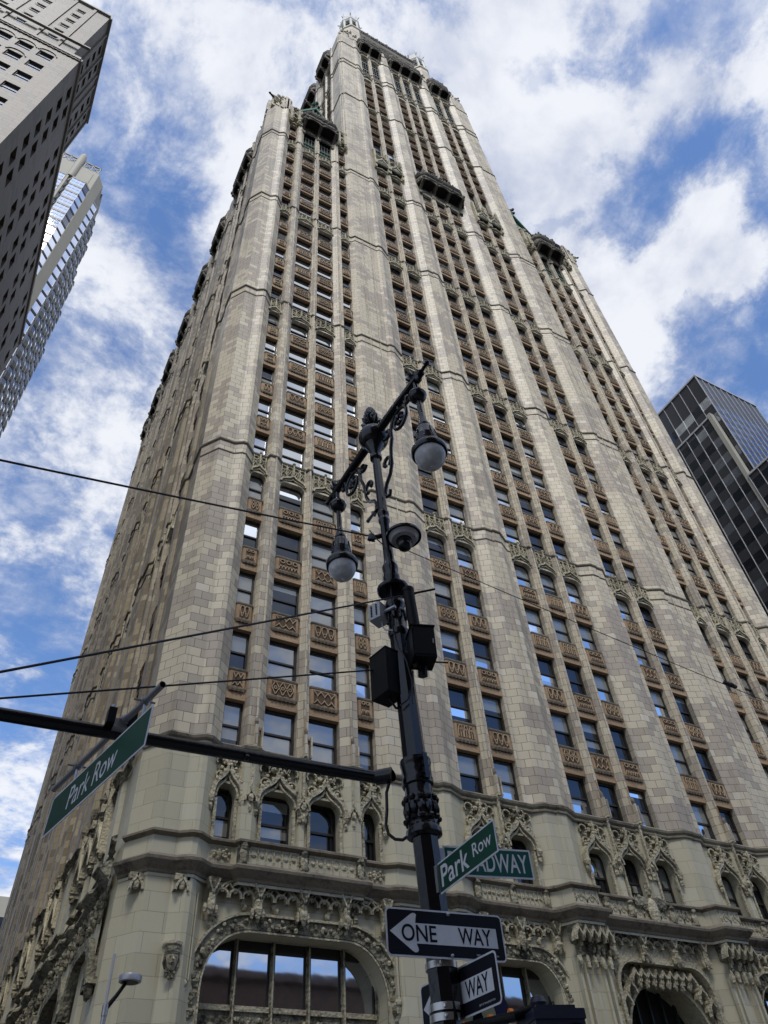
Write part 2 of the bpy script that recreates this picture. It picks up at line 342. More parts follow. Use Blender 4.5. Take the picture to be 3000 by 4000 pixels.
BAYS = LB+TB+RB
def mirror(prof): return [(2*CX-a, c) for a, c in reversed(prof)]
def P_corner(): return [(-2.8, -.75), (-2.05, .3), (-1.18, .3), (-.74, .55), (-.55, .55), (-.05, .08), (0, .05), (0, -.5)]
def P_mull(a, b): w = b-a; return [(a,-.5),(a,.05),(a+.1,.05),(a+.17,.2),(b-.17,.2),(b-.1,.05),(b,.05),(b,-.5)]
def P_small(a, b, right): 
    l, r = (.12, .34) if right else (.34, .12)
    return [(a,-.5),(a,.05),(a+l,.33),(b-r,.33),(b,.05),(b,-.5)]
def P_big(a): return [(a,-.5),(a,.05),(a+.2,.05),(a+.5,.35),(a+2.85,.35),(a+3.02,.52),(a+3.37,.52),(a+4.2,.08),(a+4.3915,.05),(a+4.3915,-.5)]
def P_mid(a, b): return [(a,-.5),(a,.05),(a+.3,.05),(a+.85,.45),(a+1.45,.45),(a+1.5,.52),(a+2.0,.52),(b-.28,.05),(b,.05),(b,-.5)]
PIERS = [('corner', P_corner())]
PIERS += [('mull', P_small(.908, 1.8035, True)), ('mull', P_mull(3.3062, 3.8451)), ('mull', P_small(5.3479, 6.2434, False)), ('big', P_big(7.1514)),
          ('tm', P_mull(12.9602, 13.6168)), ('mid', P_mid(15.0342, 18.0846)), ('tm', P_mull(19.502, 20.1586)), ('tm', P_mull(21.576, 22.2326)), ('mid', mirror(P_mid(2*CX-26.7004, 2*CX-23.65))), ('tm', P_mull(28.1178, 28.7745)),
          ('big', mirror(P_big(7.1514))), ('mull', mirror(P_small(5.3479, 6.2434, False))), ('mull', mirror(P_mull(3.3062, 3.8451))), ('mull', mirror(P_small(.908, 1.8035, True))), ('corner', mirror(P_corner()))]
Z_CORN = 17.0; Z_ROOF = 101.6; Z_TOW = 163.0
for i, (k, pf) in enumerate(PIERS):
    b = MB(); top = {'corner': 104.6, 'mull': 99.6, 'big': Z_TOW, 'tm': 160.2, 'mid': Z_TOW}[k]
    extr(b, F0, pf, Z_CORN-.2, top, CREAM, uo=i*7.3)
    zb = 0 if k in ('corner', 'big', 'mid') else 13.2
    extr(b, F0, pf, zb, Z_CORN-.2, BASE, uo=i*3.1)
    if k == 'tm' or k == 'mull':                      # slim roll moulding up the middle of each mullion
        um = (pf[0][0]+pf[-1][0])/2
        fbox(b, F0, um-.05, um+.05, .1, pf[3][1]+.06, Z_CORN, top, CREAM, uo=i)
    if k == 'big':
        for q in (.3, .5):
            um = pf[0][0]+(pf[-1][0]-pf[0][0])*(q if i < 8 else 1-q); fbox(b, F0, um-.03, um+.03, .2, .40, 22, top-3, CREAM, uo=i)
    b.build({'corner': 'corner_pier', 'mull': 'mullion', 'big': 'tower_pier', 'tm': 'mullion', 'mid': 'pier'}[k], GS)
# ---- solid core behind the openings
b = MB(); b.box(-2.0, 44.2, .5, 57.5, 11.6, 100.8, DARK); b.box(-1.9, 44.1, 1.7, 57.4, 0, 11.5, DARK); b.box(7.6, 34.1, .52, 26.6, 100.8, 163, DARK)
b.build('core_wall', GS)
# ---- continuous path of a facade front (for string courses)
def path_of(piers, u0, u1, flat=.05):
    res = []
    for k, pf in piers:
        pts = [p for p in pf if p[1] > -.2 or k == 'corner']
        if pts[-1][0] < u0 or pts[0][0] > u1: continue
        res += pts
    q = [res[0]]
    for p in res[1:]:
        if math.dist(p, q[-1]) > .03: q.append(p)
    return q
FULL = path_of([(k, (pf[:-1] if i == 0 else pf[1:]) if k == 'corner' else pf) for i, (k, pf) in enumerate(PIERS)], -9, 99)
TOWER = path_of([p for p in PIERS if p[0] in ('big', 'mid', 'tm')], -9, 99)
def string(z, path, fr=F0, sz=1.0, nm='string_course', h=.2):
    b = MB(); mould(b, fr, path, [(0, z), (.03*sz, z+.02), (.085*sz, z+.4*h), (.10*sz, z+.85*h), (.02*sz, z+h+.03), (0, z+h+.03)], LEDGE); return b.build(nm, GS)
for f in BAND:
    string(ZL(f)+1.42, FULL); string(ZL(f)+.55, [p for p in PIERS[0][1][:-1]], sz=.5, h=.12)
    for k, pf in PIERS:
        if k in ('big', 'mid'): string(ZL(f)+.55, pf[1:-1], sz=.5, h=.12)
# ---- window, spandrel and tracery generators
def window(fb, pb, fr, u0, u1, z0, z1, d, pane, pane2=None, arch=0.0, fwid=.10):
    """double-hung sash: frame boxes into fb, panes into pb"""
    w2 = u1-u0
    fbox(fb, fr, u0, u0+fwid, d-.12, d, z0, z1, FRAME); fbox(fb, fr, u1-fwid, u1, d-.12, d, z0, z1, FRAME)
    fbox(fb, fr, u0+fwid, u1-fwid, d-.12, d-.002, z1-fwid*1.3, z1, FRAME); fbox(fb, fr, u0+fwid, u1-fwid, d-.12, d-.002, z0, z0+.09, FRAME)
    zm = (z0+z1)/2-.04; fbox(fb, fr, u0+fwid, u1-fwid, d-.14, d-.03, zm-.045, zm+.045, FRAME)
    P = fr
    for (a, c, dd, mt) in ((z0+.09, zm-.045, d-.11, pane2 or pane), (zm+.045, z1-fwid*1.3, d-.06, pane)):
        pb.poly([P(u0+fwid,dd,a),P(u1-fwid,dd,a),P(u1-fwid,dd,c),P(u0+fwid,dd,c)], mt)
        if mt is PANE_C and random.random() < .3:      # blind pulled part of the way down behind the glass
            e = c-(c-a)*random.uniform(.2, .8); pb.poly([P(u0+fwid,dd+.004,e),P(u1-fwid,dd+.004,e),P(u1-fwid,dd+.004,c),P(u0+fwid,dd+.004,c)], PANE_B)
    if arch:
        archplate(fb, fr, flatarch(u0+fwid, u1-fwid, z1-arch, z1-fwid*1.3, min(arch*1.1, w2*.35)), z1-.01, d-.004, .05, FRAME)
def tracery(b, fr, u0, u1, z0, z1, d, kind, mt, wd=.036, dep=.05):
    n = max(2, round((u1-u0)/.33)) ; s = (u1-u0)/n; h = z1-z0; zc = (z0+z1)/2
    def rb(p): ribbon(b, fr, p, wd, d, d+dep, mt)
    for i in range(n):
        a, c = u0+i*s, u0+(i+1)*s; m = (a+c)/2
        if kind == 0:        # row of drop-shaped loops
            L = bez((m, z1-.02), (a-.06, z1-.02), (a+.02, zc-.02), (m, z0+.02), 7); rb(L); rb([(2*m-x, z) for x, z in reversed(L)])
            rb(arc(m, z0+h*.3, s*.19, 20, 160, 5))
        elif kind == 1:      # interlaced lozenges
            rb(bez((a, z0), (m, z0+h*.25), (m, z0+h*.25), (m+s*.0, zc), 4)+bez((m, zc), (m, z1-h*.25), (c, z1-h*.2), (c, z1), 4)[1:])
            rb(bez((c, z0), (m, z0+h*.25), (m, z0+h*.25), (m, zc), 4)+bez((m, zc), (m, z1-h*.25), (a, z1-h*.2), (a, z1), 4)[1:])
        elif kind == 2:      # pointed arches
            rb(bez((a+.02, z0), (a+.02, zc), (a+.04, z1-h*.2), (m, z1), 6)); rb(bez((m, z1), (c-.04, z1-h*.2), (c-.02, zc), (c-.02, z0), 6))
            rb([(m, z0), (m, zc)]); rb(arc(m, zc+h*.12, s*.15, 0, 360, 7))
        elif kind == 3:      # diamonds with eyes
            rb([(a, zc), (m, z1)]); rb([(m, z1), (c, zc)]); rb([(a, zc), (m, z0)]); rb([(m, z0), (c, zc)]); rb(arc(m, zc, s*.2, 0, 360, 7))
        else:                # circles and hanging cusps
            rb(arc(m, z1-s*.42, s*.36, 0, 360, 9)); rb(bez((a, z0), (a+.03, zc), (m, zc-.05), (m, z0), 5)); rb(bez((m, z0), (m, zc-.05), (c-.03, zc), (c, z0), 5))
def spandrel(b, fr, u0, u1, z, kind, tan=TAN, dark=TAND, rib=RIB, ph=PITCH):
    h = ph-OPEN-.03
    fbox(b, fr, u0, u1, -.5, -.01, z, z+.42, tan)
    g = .13; zp0, zp1 = z+.56, z+h-.13
    path = [(u0, -.06), (u0+.03, -.06), (u0+g-.02, .05), (u1-g+.02, .05), (u1-.03, -.06), (u1, -.06)]
    mould(b, fr, path, [(-.04, z+.36), (.0, z+.38), (.03, z+.5), (.035, z+.55), (0, z+.57)], LEDGE)
    n = max(3, int((u1-u0)/.24))
    for i in range(n):
        c = u0+g+.06+(u1-u0-2*g-.12)*(i+.5)/n; fbox(b, fr, c-.05, c+.05, .0, .09, z+.36, z+.47, TAND)
    extr(b, fr, path, zp0, zp1, tan)
    a, c = u0+g+.1, u1-g-.1
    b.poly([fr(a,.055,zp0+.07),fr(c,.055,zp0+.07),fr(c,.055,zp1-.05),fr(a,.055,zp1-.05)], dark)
    if (u1-u0) > 1.2: tracery(b, fr, a, c, zp0+.07, zp1-.05, .056, kind, rib)
    else: tracery(b, fr, a, c, zp0+.07, zp1-.05, .056, (kind*2+1) % 5, rib, wd=.036)
    mould(b, fr, path, [(0, zp1), (.025, zp1+.03), (.045, zp1+.09), (.04, zp1+.13), (-.02, zp1+.16), (-.2, zp1+.17)], LEDGE if tan is not BROWN else BROWN)
def bandpanel(b, fr, u0, u1, z, top=1.42, tracer=True, mt=ORN):
    """arched window head, ogee hood and tracery frieze up to the string course"""
    w_ = u1-u0; r = .34 if w_ > 1.2 else .26
    cv = flatarch(u0, u1, z-.5, z-.04, r)
    archplate(b, fr, cv, z+.10, .06, .5, CREAM)
    b.poly([fr(u0,.03,z+.1),fr(u1,.03,z+.1),fr(u1,.03,z+top+.05),fr(u0,.03,z+top+.05)], ORND)
    hd = ogee(u0-.02, u1+.02, z-.12, .78); ribbon(b, fr, hd, .11, .02, .20, ORN)
    hd2 = ogee(u0+.1, u1-.1, z-.06, .4); ribbon(b, fr, hd2, .05, .05, .12, ORN)
    uc = (u0+u1)/2; fbox(b, fr, uc-.045, uc+.045, .03, .2, z+.6, z+top+.16, ORN)
    b.blob(fr(uc, .16, z+top+.22), .10, ORN)
    for sgn in (-1, 1):
        for q in ((.28, .5) if w_ > 1.2 else (.42,)):
            x = uc+sgn*w_*q*.98; fbox(b, fr, x-.025, x+.025, .03, .13, z+.25, z+top, ORN)
        s_ = w_*.12 if w_ > 1.2 else w_*.17
        for q in ((.13, .39) if w_ > 1.2 else (.25,)):
            x = uc+sgn*w_*q
            ribbon(b, fr, arc(x, z+top-s_-.05, s_, 0, 360, 8), .045, .03, .12, ORN)
            ribbon(b, fr, arc(x, z+top-s_*3-.0, s_*.8, -60, 240, 7), .04, .03, .11, ORN)
            ribbon(b, fr, bez((x-s_, z+.42), (x-s_, z+.75), (x, z+.6), (x, z+top-s_*2), 5), .035, .03, .11, ORN); ribbon(b, fr, bez((x+s_, z+.42), (x+s_, z+.75), (x, z+.6), (x, z+top-s_*2), 5), .035, .03, .11, ORN)
def pane_for(kind, f, u):
    q = random.random()
    if kind == 'W' and f <= 2 and q < .7: return (PANE_M, PANE_M)
    if kind in 'wW':
        if f >= 5: return (PANE_W, PANE_W) if kind == 'W' or q < .35 else (PANE_C, PANE_C)
        if kind == 'W' and f in (3, 4) and q < .6: return (PANE_W, PANE_W)
        return (PANE_B, PANE_C) if q < .55 else ((PANE_B, PANE_B) if q < .75 else (PANE_C, PANE_C))
    if f > 9: return (PANE_C, PANE_C)
    return (PANE_B, PANE_C) if q < .3 else ((PANE_B, PANE_B) if q < .42 else (PANE_C, PANE_C))
restW = MB(); restS = MB(); nW = nS = 0
for f in range(22):
    for bi, (k, u0, u1) in enumerate(BAYS):
        zl = ZL(f); zs = zl-OPEN
        if f >= 20 and k == 'W': continue
        p1, p2 = pane_for(k, f, u0); ar = .36 if (f in BAND or (f == 21)) else 0
        if f <= 4:
            fb = MB(); pb = MB(); window(fb, pb, F0, u0, u1, zs, zl, -.26, p1, p2, ar)
            o = fb.build('window', GS); pb.build('pane', o)
        else: window(restW, restW, F0, u0, u1, zs, zl, -.26, p1, p2, ar)
        if f in BAND:
            b = MB(); bandpanel(b, F0, u0, u1, zl); b.build('tracery_panel', GS)
        elif f == 21:
            archplate(restS, F0, flatarch(u0, u1, zl-.5, zl-.04, .3), zl+1.2, .04, .5, CREAM)
            if k in 'tw': ribbon(restS, F0, ogee(u0, u1, zl-.1, .7), .12, .04, .25, ORN)
        else:
            kind = (bi*3+f*2+(f*bi) % 3) % 5
            if f in (0, 1, 2, 3, 5, 6):
                b = MB(); spandrel(b, F0, u0, u1, zl, kind); b.build('spandrel', GS)
            else: spandrel(restS, F0, u0, u1, zl, kind)
restW.build('window', GS, stuff=True); restS.build('spandrel', GS, stuff=True)
# ---- tower storeys above the side roofs: brown spandrels with dark openings in two arcaded groups
ST = [105.9+3.37*k for k in range(1, 6)]+[122.75+3.57*k for k in range(1, 6)]
def tower_face(fr, bays, nm):
    sp = MB(); wn = MB(); gw = MB()
    for k, u0, u1 in bays:
        for i, z in enumerate(ST):
            wn.poly([fr(u0,-.42,z-2.5),fr(u1,-.42,z-2.5),fr(u1,-.42,z+.1),fr(u0,-.42,z+.1)], PANE_C)
            fbox(wn, fr, u0, u1, -.42, -.36, z-1.35, z-1.25, FRAME)
            if i in (4, 9):
                archplate(sp, fr, flatarch(u0, u1, z-.75, z-.05, .45), z+.3, .05, .45, CREAM)
                if i == 4:
                    ribbon(sp, fr, ogee(u0, u1, z-.2, .75), .12, .05, .22, ORN); fbox(sp, fr, u0, u1, -.4, .03, z+.1, z+1.15, ORND)
                    for q in range(4): sp.blob(fr(u0+(u1-u0)*(q+.5)/4, .1, z+.85), .14, ORN)
                else:
                    fbox(sp, fr, u0, u1, -.4, .03, z+.1, 144.3, ORND)
                    for q in (.27, .73):
                        ribbon(sp, fr, arc(u0+(u1-u0)*q, z+2.6, .36, 0, 360, 9), .1, .03, .2, ORN); sp.blob(fr(u0+(u1-u0)*q, .1, z+2.6), .2, ORND)
                    ribbon(sp, fr, ogee(u0, u1, z+.3, 1.4), .14, .05, .25, ORN)
            else: spandrel(sp, fr, u0, u1, z, (i*2+int(u0)) % 5, BROWN, TAND, BROWN, PITCH-.2)
        # tall green bronze windows
        gw.poly([fr(u0,-.4,144.3),fr(u1,-.4,144.3),fr(u1,-.4,155),fr(u0,-.4,155)], PANE_C)
        for q in range(4): uu = u0+(u1-u0)*q/3; fbox(gw, fr, uu-.05, uu+.05, -.4, -.22, 144.3, 155, DKG)
        for q in range(7): zz = 144.6+q*1.6; fbox(gw, fr, u0, u1, -.38, -.18, zz, zz+(.55 if q in (2, 5) else .14), DKG)
        archplate(sp, fr, flatarch(u0, u1, 154.2, 155.2, .5), 156.4, .05, .45, CREAM)
        ribbon(sp, fr, ogee(u0, u1, 155, 1.0), .14, .05, .3, ORN)
        fbox(sp, fr, u0, u1, -.4, .02, 156.4, 158.0, CREAM); spandrel(sp, fr, u0, u1, 156.6, 1, BROWN, TAND, BROWN, PITCH-.6)
        wn.poly([fr(u0,-.3,157.5),fr(u1,-.3,157.5),fr(u1,-.3,161),fr(u0,-.3,161)], DARK)
    sp.build('tower_spandrel', GS, stuff=True); wn.build('tower_window', GS, stuff=True); gw.build('tall_green_window', GS, stuff=True)
tower_face(F0, TB, 'front')
for z, s_ in ((123.1, 1.0), (125.2, .0), (141.9, 1.0), (144.0, 1.0), (156.2, 1.0)):
    if s_: string(z, TOWER, sz=1.3, h=.26)
# side face of the tower and other tower walls
FT = FR((7.45, 0, 0), (0, 1, 0), (-1, 0, 0))
b = MB()
def shift(pf, o): return [(a+o, c) for a, c in pf]
SP = []
for k, pf in PIERS:
    if k in ('big', 'mid', 'tm'): SP.append((k, shift(pf, -7.4)))
for k, pf in SP[:]: extr(b, FT, pf, 99, {'tm': 160.2}.get(k, Z_TOW), CREAM, uo=pf[0][0]*1.7)
b.build('tower_side_wall', GS)
TS = [(k, a-7.4, c-7.4) for k, a, c in TB]
tower_face(FT, TS, 'side')
SPATH = path_of(SP, -9, 99)
for z in (123.1, 141.9, 144.0, 156.2): string(z, SPATH, FT, 1.3, h=.26)
b = MB(); b.box(34.0, 34.3, .2, 26.9, 100, 163, CREAM); b.box(7.5, 34.2, 26.7, 27.0, 100, 163, CREAM); b.build('tower_rear_wall', GS)
# ---- canopies
def canopy(fr, u0, u1, zb, zt, pj, nb, cant=.55, drop=1.5, nm='canopy', fin=True):
    """weathered gothic hood: canted front, deep scalloped vaults between curved ribs, ragged crest"""
    b = MB(); cant = min(cant*1.25, (u1-u0)*.2); H = zt-zb
    pl = [(u0, 0), (u0+cant*.55, pj*.72), (u0+cant*1.25, pj), (u1-cant*1.25, pj), (u1-cant*.55, pj*.72), (u1, 0)]
    zs = zb+H*.30
    mould(b, fr, pl, [(0, zs-.25), (.10, zs-.12), (.12, zs+.05), (.02, zs+.12), (-.08, zs+H*.26), (.06, zs+H*.30), (.18, zs+H*.36), (.16, zs+H*.42), (-.05, zs+H*.46), (-.12, zt-.1), (-.45, zt-.1)], SOOT)
    b.poly([fr(a,c-.1,zt-.2) for a, c in pl], SOOT)
    lo, hi = u0+cant*.8, u1-cant*.8; seg = (hi-lo)/nb
    for i in range(nb+1):                              # curved ribs springing from the piers
        u = lo+seg*i; hw = .15
        arcp = [(pj*(1-math.cos(t)), zb-drop+(drop+.15)*math.sin(t)) for t in [math.pi/2*k/6 for k in range(7)]]
        pts = [(0, zb-drop-.3), (.2, zb-drop-.3)]+[(max(.2, d), z) for d, z in arcp]+[(pj, zs), (0, zs)]
        for q in (-hw, hw): b.poly([fr(u+q,d,z) for d, z in pts], SOOT)
        for (d0, z0), (d1, z1) in zip(pts, pts[1:]): b.poly([fr(u-hw,d0,z0),fr(u+hw,d0,z0),fr(u+hw,d1,z1),fr(u-hw,d1,z1)], SOOT)
        for q in range(5): b.blob(fr(u+random.uniform(-.2, .2), .22, zb-drop-.25+random.uniform(-.3, .4)), .2, ORND, (1, 1, 1.4))
        b.blob(fr(u, pj+.02, zs-.3), .22, SOOT, (1, 1, 1.8))
    for i in range(nb):
        a, c = lo+seg*i+.15, lo+seg*(i+1)-.15; zz = zs-.05
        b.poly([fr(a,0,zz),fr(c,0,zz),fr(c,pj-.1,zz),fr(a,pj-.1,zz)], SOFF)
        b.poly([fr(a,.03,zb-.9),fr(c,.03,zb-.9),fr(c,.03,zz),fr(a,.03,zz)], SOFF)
        cv = flatarch(a, c, zs-1.15, zs-.35, (c-a)*.5, 6); archplate(b, fr, cv, zs-.1, pj-.02, .14, SOOT)
        cb = flatarch(a, c, zb-1.3, zb-.5, (c-a)*.5, 6); archplate(b, fr, cb, zb+.2, .10, .1, ORND)
    for e, s_ in ((u0, 1), (u1, -1)):                  # canted ends, open and dark below
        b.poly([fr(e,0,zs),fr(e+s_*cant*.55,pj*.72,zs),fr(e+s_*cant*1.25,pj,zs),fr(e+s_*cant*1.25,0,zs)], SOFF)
        for q in range(7): t = q/6; b.blob(fr(e+s_*cant*t*.6, pj*.72*t, zs-.25-.6*(1-t)), .2, SOOT, (1, 1, 1.5))
    n = max(4, int((u1-u0)/.42)); n2 = int((u1-u0)*9)
    for i in range(n+1):
        t = i/n; u = u0+.15+(u1-u0-.3)*t; d = pj*min(1, .3+3.2*min(t, 1-t)); hgt = (1.7 if i % 3 == 0 else .6)+random.uniform(-.3, .3)
        fbox(b, fr, u-.09, u+.09, d-.3, d-.08, zt-.2, zt+hgt*.45, SOOT); b.blob(fr(u, d-.18, zt+hgt*.5), .15, SOOT, (1, 1, 1.8))
    for i in range(n2):
        t = random.random(); u = u0+.2+(u1-u0-.4)*t; d = pj*min(1, .35+3.0*min(t, 1-t)); b.blob(fr(u, d-.02, random.uniform(zs, zt)), random.uniform(.07, .17), SOOT, n=5)
    return b.build(nm, GS)
canopy(F0, 1.0, 6.15, 98.0, 102.0, 1.4, 2, .6, 1.4)
canopy(F0, 2*CX-6.15, 2*CX-1.0, 98.0, 102.0, 1.4, 2, .6, 1.4)
canopy(F0, 17.2, 24.55, 98.9, 102.6, 1.4, 3, .7, 1.5)
for a, c in ((11.25, 15.3), (26.4, 30.5)):             # double ogee hoods over the outer tower bays
    b = MB()
    for q in (0, 1):
        s_ = (c-a)/2; x0, x1 = a+q*s_, a+(q+1)*s_; xm = (x0+x1)/2
        pl = [(x0+.05, 0), (x0+.3, .5), (x1-.3, .5), (x1-.05, 0)]
        mould(b, F0, pl, [(-.1, 98.6), (0, 98.7), (.12, 98.95), (.05, 99.2), (0, 100.2), (.14, 100.4), (0, 100.6)], ORND)
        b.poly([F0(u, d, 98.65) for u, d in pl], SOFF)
        ribbon(b, F0, ogee(x0+.1, x1-.1, 98.4, 2.6), .22, .05, .62, ORN)
        for t in range(9): 
            u = x0+.2+(x1-x0-.4)*t/8; b.blob(F0(u, .4, 101.1+random.uniform(-.2, .9)), .2, ORN)
        for u in (x0+.1, x1-.1): fbox(b, F0, u-.13, u+.13, .05, .5, 97.4, 103.6, ORN); b.blob(F0(u, .3, 103.8), .2, ORN, (1, 1, 2))
        fbox(b, F0, x0, x1, -.3, .12, 100.4, 103.2, ORND)
    b.build('window_hood', GS)
# tower crown canopies, front and side
for fr, off in ((F0, 0), (FT, -7.4)):
    for a, c, nb in ((10.75, 15.9, 2), (17.1, 24.7, 3), (25.9, 31.0, 2)):
        canopy(fr, a+off, c+off, 159.4, 165.6, 1.3, nb, .6, 2.2)
# corner turrets of the tower
def turret(cx, cy, k=1.142):
    q = math.pi/8; Z = lambda z: 1.6+(z-1.6)*k; n = 8
    b = MB(); b.lathe([(163, 2.3), (Z(165.4), 2.3), (Z(165.6), 2.55), (Z(166.2), 2.55), (Z(166.3), 2.1)], CREAM, (cx, cy), 8, q)
    for m in range(8):
        a = q+m*math.pi/4; c = Vector((cx+1.95*math.cos(a), cy+1.95*math.sin(a), 0)); e = Vector((cx+1.95*math.cos(a+math.pi/4), cy+1.95*math.sin(a+math.pi/4), 0))
        b.tube([c+UPZ0*Z(166), c+UPZ0*Z(174.6)], .33, WHITE, 6); b.blob(c+UPZ0*Z(166.2), .5, ORN, (1, 1, 1.6))
        for z in (168.5, 170.2, 173.6): b.tube([c+UPZ0*Z(z), e+UPZ0*Z(z)], .2, ORND, 5)
    b.lathe([(Z(166), 1.2), (Z(174), 1.2)], SOFF, (cx, cy), 8, q)
    b.lathe([(Z(172.8), 2.0), (Z(173.4), 2.4), (Z(174.8), 2.4), (Z(175.4), 2.2)], WHITE, (cx, cy), 8, q)
    o = b.build('turret', GS)
    r = MB(); r.lathe([(Z(175.4), 2.25), (Z(176.2), 2.1), (Z(177.4), 1.85), (Z(178.0), 1.9), (Z(178.3), 1.5), (Z(179.2), .7), (Z(179.8), .25), (Z(182.0), .07)], WHITE, (cx, cy), 8, q)
    for m in range(8):
        a = q+m*math.pi/4; dx, dy = math.cos(a), math.sin(a)
        r.tube([(cx+2.1*dx, cy+2.1*dy, Z(175.2)), (cx+2.8*dx, cy+2.8*dy, Z(175.5))], [.16, .07], WHITE, 5)
        r.tube([(cx+1.7*dx, cy+1.7*dy, Z(178.0)), (cx+2.0*dx, cy+2.0*dy, Z(178.6)), (cx+2.2*dx, cy+2.2*dy, Z(179.6))], [.13, .09, .05], WHITE, 5)
    r.build('turret_roof', o)
UPZ0 = Vector((0, 0, 1))
for cx, cy in ((12.35, 3.8), (2*CX-12.35, 3.8), (12.35, 23.5), (2*CX-12.35, 23.5)): turret(cx, cy)
# set-back stage behind the crown canopies, with a dark crest
b = MB(); b.box(12.2, 29.5, 3.4, 24, 163, 191, CREAM); b.build('setback_stage', GS)
FU = FR((0, 3.4, 0), (1, 0, 0), (0, -1, 0))
b = MB(); mould(b, FU, [(13.5, 0), (28.3, 0)], [(0, 187), (.3, 187.6), (1.0, 189.5), (1.1, 191.5), (.8, 191.8), (.8, 193.5), (1.0, 194), (.6, 194.6), (-.5, 194.6)], SOOT)
for i in range(31):
    u = 13.6+14.6*i/30; fbox(b, FU, u-.18, u+.18, .3, 1.05, 194.4, 196.0 if i % 5 == 0 else 195.1, SOOT); b.blob(FU(u, .9, 192.6), .3, SOOT)
b.build('setback_crest', GS)
# pinnacles at the top of the tower's corner and intermediate piers
for u, dd, zt in ((7.7, .3, 166), (8.6, .3, 168.5), (9.6, .35, 169.5), (10.4, .5, 167.5), (2*CX-10.4, .5, 166), (2*CX-9.6, .3, 168), (2*CX-8.4, .3, 167), (16.2, .5, 168), (2*CX-16.2, .5, 168)):
    p = MB(); fbox(p, F0, u-.4, u+.4, dd-1.0, dd+.06, 162.8, zt-1.2, CREAM); p.lathe([(zt-1.3, .5), (zt-.2, .16), (zt+.9, .05)], ORN, (u, -dd+.45), 6)
    for q in range(5): p.blob(F0(u+random.uniform(-.4, .4), dd+.1, zt-random.uniform(.8, 3)), .2, ORN)
    p.build('pinnacle', GS)
